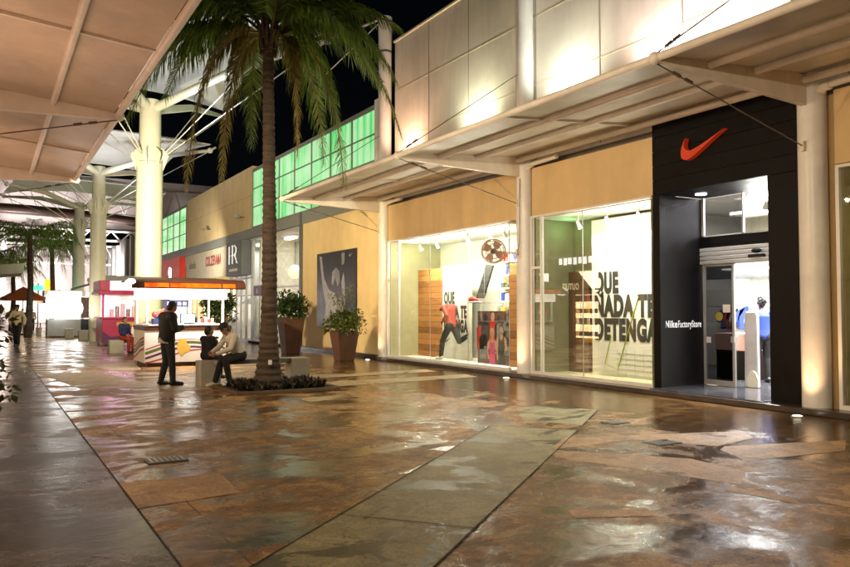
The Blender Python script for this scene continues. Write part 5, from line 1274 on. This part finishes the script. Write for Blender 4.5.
def person(lab, loc, rz, J, outfit, S=1.0, bulk=0, hat=None, headless=False, voxel=.009, cat='person', name='person', body_mat=None, hairy=False):
    """J: joints in the figure's own frame (x right, y forward, z up, metres)"""
    J = {k: V(v) * S for k, v in J.items()}
    g = lambda a: J[a]
    B = MB(); up = (g('neck') - g('pelvis')).normalized()
    fwd = g('look').normalized() if 'look' in J else V((0, 1, 0))
    side_ = (g('shR') - g('shL')).normalized()
    def torso(mb, e):
        pts = [(0, .155, .115), (.22, .14, .105), (.5, .145, .11), (.78, .165, .118), (.95, .12, .085)]
        a = g('pelvis'); b = g('neck'); f_ = side_.cross(up).normalized() * -1
        rings = []; n = 18
        for t, w_, d_ in [(-.12, .13, .1)] + pts:
            c = a.lerp(b, t); rings.append([c + side_ * ((w_ + e) * S * cos(u)) + f_ * ((d_ + e) * S * sin(u)) for u in [2 * pi * k / n for k in range(n)]])
        vs = [v for r in rings for v in r]; m = len(rings)
        mb.add(vs, [(i * n + k, i * n + (k + 1) % n, (i + 1) * n + (k + 1) % n, (i + 1) * n + k) for i in range(m - 1) for k in range(n)] + [tuple(range(n)), tuple(range((m - 1) * n, m * n))])
        for s_ in 'LR': limb(mb, g('neck') - up * .06 * S, g('sh' + s_), (.07 + e) * S, (.062 + e) * S)
    def arms(mb, e, cut=1.0):
        for s_ in 'LR':
            limb(mb, g('sh' + s_), g('el' + s_), (.055 + e) * S, (.042 + e) * S)
            limb(mb, g('el' + s_), g('el' + s_).lerp(g('wr' + s_), cut), (.042 + e) * S, (.029 + e) * S)
    def legs(mb, e, cut=1.0):
        for s_ in 'LR':
            limb(mb, g('hip' + s_), g('kn' + s_), (.088 + e) * S, (.057 + e) * S)
            limb(mb, g('kn' + s_), g('kn' + s_).lerp(g('an' + s_), cut), (.057 + e) * S, (.038 + e * 1.3) * S)
            limb(mb, g('pelvis'), g('hip' + s_), (.1 + e) * S, (.095 + e) * S)
    torso(B, 0); arms(B, 0); legs(B, 0)
    for s_ in 'LR':
        f0 = g('an' + s_); d_ = (g('toe' + s_) - f0)
        limb(B, f0 - V((0, 0, .03 * S)), f0 + d_, .038 * S, .03 * S)
        # hand: palm, four unequal bent fingers, thumb from the side
        w_ = g('wr' + s_); hd = (w_ - g('el' + s_)).normalized(); 
        if 'hd' + s_ in J: hd = J['hd' + s_].normalized()
        sd = hd.cross(side_ if abs(hd.dot(side_)) < .8 else V((0, 0, 1))).normalized(); pn = sd.cross(hd).normalized()
        if pn.dot(g('pelvis') + V((0, .1, 0)) - w_) < 0: pn = -pn
        pc = w_ + hd * .05 * S
        for q in (-.026, -.009, .009, .026): limb(B, w_ + hd * .015 * S + sd * q * .5 * S, w_ + hd * .09 * S + sd * q * S, .014 * S, .0125 * S, 8)
        for q, L in ((-.031, .062), (-.0105, .074), (.0105, .07), (.031, .054)):
            k0 = w_ + hd * .09 * S + sd * q * S; k1 = k0 + (hd + pn * .25).normalized() * L * .55 * S; k2 = k1 + (hd * .6 + pn).normalized() * L * .5 * S
            limb(B, k0, k1, .0095 * S, .0085 * S, 8); limb(B, k1, k2, .0085 * S, .007 * S, 8)
        t0 = w_ + hd * .03 * S - sd * .026 * S; limb(B, t0, t0 + (hd * .6 - sd * .7 + pn * .4).normalized() * .055 * S, .012 * S, .009 * S, 8)
    H = g('head') if not headless else None
    if not headless:
        limb(B, g('neck') - up * .03 * S, H - V((0, 0, .05 * S)), .056 * S, .05 * S)
        hs = fwd.cross(V((0, 0, 1))).normalized(); hu = hs.cross(fwd)
        def loc_(r, f_, u): return H + hs * r * S + fwd * f_ * S + hu * u * S
        def ellip(mb, c, rr, n=16, m=10, cut=None):
            b0 = MB().ball((0, 0, 0), (1, 1, 1), n, m)
            mb.add([c + hs * v[0] * rr[0] * S + fwd * v[1] * rr[1] * S + hu * v[2] * rr[2] * S for v in b0.v], b0.f)
        ellip(B, loc_(0, -.005, .02), (.074, .094, .098)); ellip(B, loc_(0, .025, -.055), (.055, .062, .062)); ellip(B, loc_(0, .06, -.092), (.025, .026, .024))
        ellip(B, loc_(0, .096, -.022), (.014, .022, .022)); ellip(B, loc_(0, .09, .0), (.01, .012, .03)); ellip(B, loc_(0, .078, .032), (.05, .02, .014))
        ellip(B, loc_(0, .082, -.062), (.024, .014, .008)); ellip(B, loc_(0, .08, -.073), (.021, .014, .008))
        for q in (-1, 1): ellip(B, loc_(q * .076, -.005, -.008), (.012, .022, .034)); 
    body = remesh(B, name, body_mat or M['skin'], None, voxel, 3)
    body.location = loc; body.rotation_euler = (0, 0, rz); tag(body, lab, cat)
    def child(nm, mb, m_, sm=4, vx=.011): return remesh(mb, nm, m_, body, vx, sm)
    if 'top' in outfit:
        mb = MB(); torso(mb, .022 + bulk); arms(mb, .016 + bulk * .6, .96); nm, m_ = outfit['top']; child(nm, mb, m_)
    if 'legs' in outfit:
        mb = MB(); legs(mb, .017, .97); nm, m_ = outfit['legs']
        limb(mb, g('pelvis') - side_ * .06 * S, g('pelvis') + side_ * .06 * S, .13 * S, .13 * S); child(nm, mb, m_)
    if 'hem' in outfit:
        mb = MB(); c = g('pelvis'); mb.tube([c - up * .09 * S, c + up * .03 * S], [.168 * S, .165 * S], 20); child('shirt_hem', mb, outfit['hem'])
    if 'shoes' in outfit:
        for s_ in 'LR':
            mb = MB(); f0 = g('an' + s_); d_ = g('toe' + s_) - f0
            limb(mb, f0 - V((0, 0, .035 * S)) - d_ * .2, f0 + d_ * 1.05, .05 * S, .042 * S); limb(mb, f0, f0 - V((0, 0, .04 * S)), .05 * S, .05 * S); child('shoe', mb, outfit['shoes'], 3)
    if not headless and 'hair' in outfit:
        mb = MB(); ellip(mb, loc_(0, -.02, .034), (.086, .1, .1)); ellip(mb, loc_(0, -.05, -.02), (.076, .062, .08))
        if hairy:
            for _ in range(40):
                a = random.uniform(0, 2 * pi); b2 = random.uniform(-.4, 1.3); ellip(mb, loc_(.085 * cos(a) * cos(b2), -.03 + .1 * sin(a) * cos(b2) - .01, .04 + .1 * sin(b2)), (.03, .03, .03), 8, 6)
        # keep the face clear
        mb2 = MB(); mb2.v, mb2.f, mb2.sm = mb.v, mb.f, mb.sm
        o = child('hair', mb2, outfit['hair'], 2)
        for v in o.data.vertices:
            r = v.co - H; f_ = r.dot(fwd) / S; u = r.dot(hu) / S
            if f_ > .02 and u < .055: v.co -= fwd * (f_ - .02) * 1.1 * S
    if hat and not headless:
        mb = MB(); ellip(mb, loc_(0, -.005, .07), (.096, .108, .07)); mb.ball(loc_(0, 0, .06), .0, 4, 4)
        br = MB(); b0 = loc_(0, .05, .055)
        mb.add([b0 + hs * (.09 * cos(t)) * S + fwd * (.03 + .1 * sin(t)) * S + hu * z for z in (-.008, .008) for t in [2 * pi * k / 16 for k in range(16)]], [tuple(range(16)), tuple(range(16, 32))] + [(k, (k + 1) % 16, 16 + (k + 1) % 16, 16 + k) for k in range(16)])
        child('cap', mb, hat, 2, .008)
    if not headless:
        for q in (-1, 1):
            e = MB().ball(loc_(q * .032, .083, .01), .011 * S, 10, 6).build('eye', M['eye'], None); e.parent = body
    return body

STAND = dict(pelvis=(0, 0, .95), neck=(0, .01, 1.47), head=(0, .04, 1.63), shL=(-.175, 0, 1.42), shR=(.175, 0, 1.42), elL=(-.24, -.03, 1.14), elR=(.24, -.03, 1.14), wrL=(-.25, .08, .9), wrR=(.25, .08, .9),
             hipL=(-.085, 0, .92), hipR=(.085, 0, .92), knL=(-.1, .03, .5), knR=(.1, .03, .5), anL=(-.11, 0, .085), anR=(.11, 0, .085), toeL=(-.13, .17, .035), toeR=(.13, .17, .035))
def pose(**kw): d_ = dict(STAND); d_.update(kw); return d_
# standing man in dark jacket, seen from behind-left, looking down at his hands to the right
person('man standing in a dark jacket and jeans, head bowed over his hands, before the kiosk', (3.4, 16.95, 0), radians(-72),
       pose(head=(.0, .1, 1.625), neck=(0, .03, 1.48), look=(.0, .86, -.5), pelvis=(0, -.02, .96), elL=(-.26, .02, 1.17), elR=(.25, .03, 1.17), wrL=(-.1, .26, 1.2), wrR=(.08, .28, 1.2), hdL=(.4, .8, .15), hdR=(-.4, .8, .15),
            knL=(-.1, .03, .51), knR=(.12, .04, .51), anL=(-.14, -.06, .085), anR=(.13, .06, .085), toeL=(-.18, .12, .035), toeR=(.16, .24, .035)),
       dict(top=('jacket', M['navy']), legs=('jeans', M['jeans']), hem=M['whitec'], shoes=M['shoed'], hair=M['hair']), 1.05, bulk=.028)
# seated man in white shirt leaning towards the child, facing left
SIT = pose(pelvis=(0, 0, .66), neck=(0, .27, 1.13), head=(0, .38, 1.25), look=(0, .9, -.4), shL=(-.17, .23, 1.08), shR=(.17, .23, 1.08), elL=(-.22, .36, .82), elR=(.22, .38, .84), wrL=(-.1, .6, .72), wrR=(.1, .62, .74),
           hipL=(-.09, .02, .65), hipR=(.09, .02, .65), knL=(-.13, .42, .56), knR=(.12, .38, .56), anL=(-.12, .3, .09), anR=(.13, .52, .09), toeL=(-.13, .47, .035), toeR=(.14, .68, .035))
person('seated man in a white long-sleeved shirt and dark cap leaning towards the child', (4.78, 16.2, 0), radians(105), SIT,
       dict(top=('shirt', M['whitec']), legs=('trousers', M['blackc']), shoes=M['shoe'], hair=M['hair']), 1.0, hat=M['blackc'])
KID = pose(pelvis=(0, 0, .66), neck=(0, .02, 1.06), head=(0, .04, 1.2), look=(.25, .95, -.15), shL=(-.14, 0, 1.02), shR=(.14, 0, 1.02), elL=(-.18, .1, .82), elR=(.17, .12, .82), wrL=(-.04, .2, .98), wrR=(.05, .2, .98),
           hipL=(-.07, .02, .65), hipR=(.07, .02, .65), knL=(-.08, .3, .6), knR=(.08, .3, .6), anL=(-.08, .3, .2), anR=(.08, .3, .2), toeL=(-.08, .44, .15), toeR=(.08, .44, .15))
person('child in dark clothes sitting on the bench, hands at the mouth', (4.22, 16.72, 0), radians(-60), KID,
       dict(top=('shirt', M['navy']), legs=('trousers', M['blackc']), shoes=M['shoed'], hair=M['hair']), .98)
# walking man far down the left side
person('man in a cream sweater and dark trousers walking on the dark pavement strip', (1.15, 38.5, 0), radians(165),
       pose(elL=(-.3, -.02, 1.15), elR=(.3, -.02, 1.15), wrL=(-.3, .12, .93), wrR=(.28, -.08, .93), knL=(-.09, .14, .5), anL=(-.1, .2, .085), toeL=(-.1, .38, .04), knR=(.09, -.02, .49), anR=(.1, -.22, .1), toeR=(.1, -.06, .035)),
       dict(top=('sweater', M['creamc']), legs=('trousers', M['blackc']), shoes=M['shoed'], hair=M['hair']), 1.08, hat=M['blackc'])
# person sitting on the far bench with a white bag
person('person in dark blue with red trousers sitting on the bench by the magenta kiosk', (4.5, 30.5, 0), radians(-150),
       pose(pelvis=(0, 0, .6), neck=(0, .05, 1.1), head=(0, .07, 1.26), shL=(-.17, .03, 1.05), shR=(.17, .03, 1.05), elL=(-.22, .05, .8), elR=(.22, .08, .8), wrL=(-.14, .28, .7), wrR=(.14, .28, .7),
            hipL=(-.09, .02, .6), hipR=(.09, .02, .6), knL=(-.1, .44, .54), knR=(.1, .44, .54), anL=(-.1, .42, .09), anR=(.1, .42, .09), toeL=(-.11, .58, .035), toeR=(.11, .58, .035)),
       dict(top=('jacket', M['bluecloth']), legs=('trousers', M['redtrouser']), shoes=M['shoed'], hair=M['hair']), 1.0)
BG = thing('bag', 'white bag on the seat beside the person in dark blue', 'bag', (4.86, 30.4, .49))
part('body', M['kwhite'], BG, MB().hexa([(4.72, 30.3, .495), (5.0, 30.3, .495), (5.0, 30.46, .495), (4.72, 30.46, .495)], [(4.76, 30.35, 1.0), (4.96, 30.35, 1.0), (4.96, 30.41, 1.0), (4.76, 30.41, 1.0)]), .03)
part('handle', M['kwhite'], BG, MB().tube([(4.78, 30.38, .99), (4.81, 30.38, 1.14), (4.91, 30.38, 1.14), (4.94, 30.38, .99)], .012, 6))
# shopper in blue inside the store
person('shopper with curly dark hair in a blue jacket standing at the counter inside the store', (14.22, 10.07, .12), radians(-35),
       pose(elL=(-.26, .12, 1.15), wrL=(-.22, .36, 1.22), elR=(.25, .1, 1.15), wrR=(.2, .34, 1.2)),
       dict(top=('jacket', M['bluec']), legs=('trousers', M['blackc']), shoes=M['shoed'], hair=M['hair']), 1.03, hairy=True)
# running mannequin
person('headless running mannequin in a red jacket and black leggings', (12.25, 19.3, .12), radians(12),
       dict(pelvis=(0, 0, .92), neck=(0, .12, 1.46), shL=(-.19, .1, 1.4), shR=(.19, .1, 1.4), elL=(-.28, -.12, 1.2), elR=(.28, .22, 1.16), wrL=(-.2, .12, 1.05), wrR=(.14, .4, 1.3),
            hipL=(-.09, 0, .9), hipR=(.09, 0, .9), knL=(-.1, .24, .52), knR=(.1, -.2, .5), anL=(-.1, .3, .09), anR=(.1, -.55, .68), toeL=(-.1, .47, .04), toeR=(.1, -.62, .5)),
       dict(top=('jacket', M['redc']), legs=('leggings', M['blackc']), shoes=M['shoe']), 1.14, headless=True, cat='mannequin', name='mannequin', body_mat=M['blacksoft'])
# far strollers, small
for i, (x, y, rz, tp, lab) in enumerate(((2.2, 62, 10, 'navy', 'distant person in dark clothes under the orange parasol'), (2.9, 64, 170, 'whitec', 'distant person in a white top beyond the parasols'), (1.5, 60, 60, 'redc', 'distant person in a red top left of the parasols'))):
    person(lab, (x, y, 0), radians(rz), STAND, dict(top=('shirt', M[tp]), legs=('trousers', M['blackc']), hair=M['hair']), 1.0, voxel=.02)

# ------------------------------------------------------------------ night light
ambient_fill = bpy.data.lights.new('ambient_fill', 'SUN'); ambient_fill.energy = .22; ambient_fill.angle = radians(14); ambient_fill.color = (1, .82, .58)  # weak directional fill added as warm night ambience, no real sun
so = bpy.data.objects.new('ambient_fill', ambient_fill); COL.objects.link(so)
so.rotation_euler = V((.62, .33, -.78)).to_track_quat('-Z', 'Y').to_euler()
# warm lamps under the left canopy that light the lane and the shop fronts opposite
for y in (2.5, 8.5, 12.2, 18.0):
    lamp('lane_spot_beam', 'SPOT', (1.85, y, 4.8), 900, (1, .79, .53), (10.6, y + 3.2, 1.6), .04, spot=110, blend=1)
lamp('lane_spot_beam', 'SPOT', (2.4, 19.2, 4.7), 4600, (1, .78, .42), (11.5, 27.2, 2.4), .03, spot=70, blend=1)  # extra spot put in to brighten the poster wall
lamp('lane_spot_beam', 'SPOT', (2.4, 19.6, 4.7), 7500, (1, .84, .55), (11.5, 46, 6.4), .03, spot=70, blend=1)  # added spot, brightens the far cream upper wall
lamp('lane_spot_beam', 'SPOT', (7.6, 40, 4.9), 2200, (1, .9, .7), (11.4, 45.5, 4.4), .03, spot=80, blend=1)  # added spot in mid-air over the lane, brightens the beige sign
for y in (4, 11, 19): lamp('canopy_fill', 'AREA', (-1.2, y, 2.4), 85, (1, .66, .44), (1.2, y, 5.2), .5, 3)  # added area fills that warm the left canopy's underside
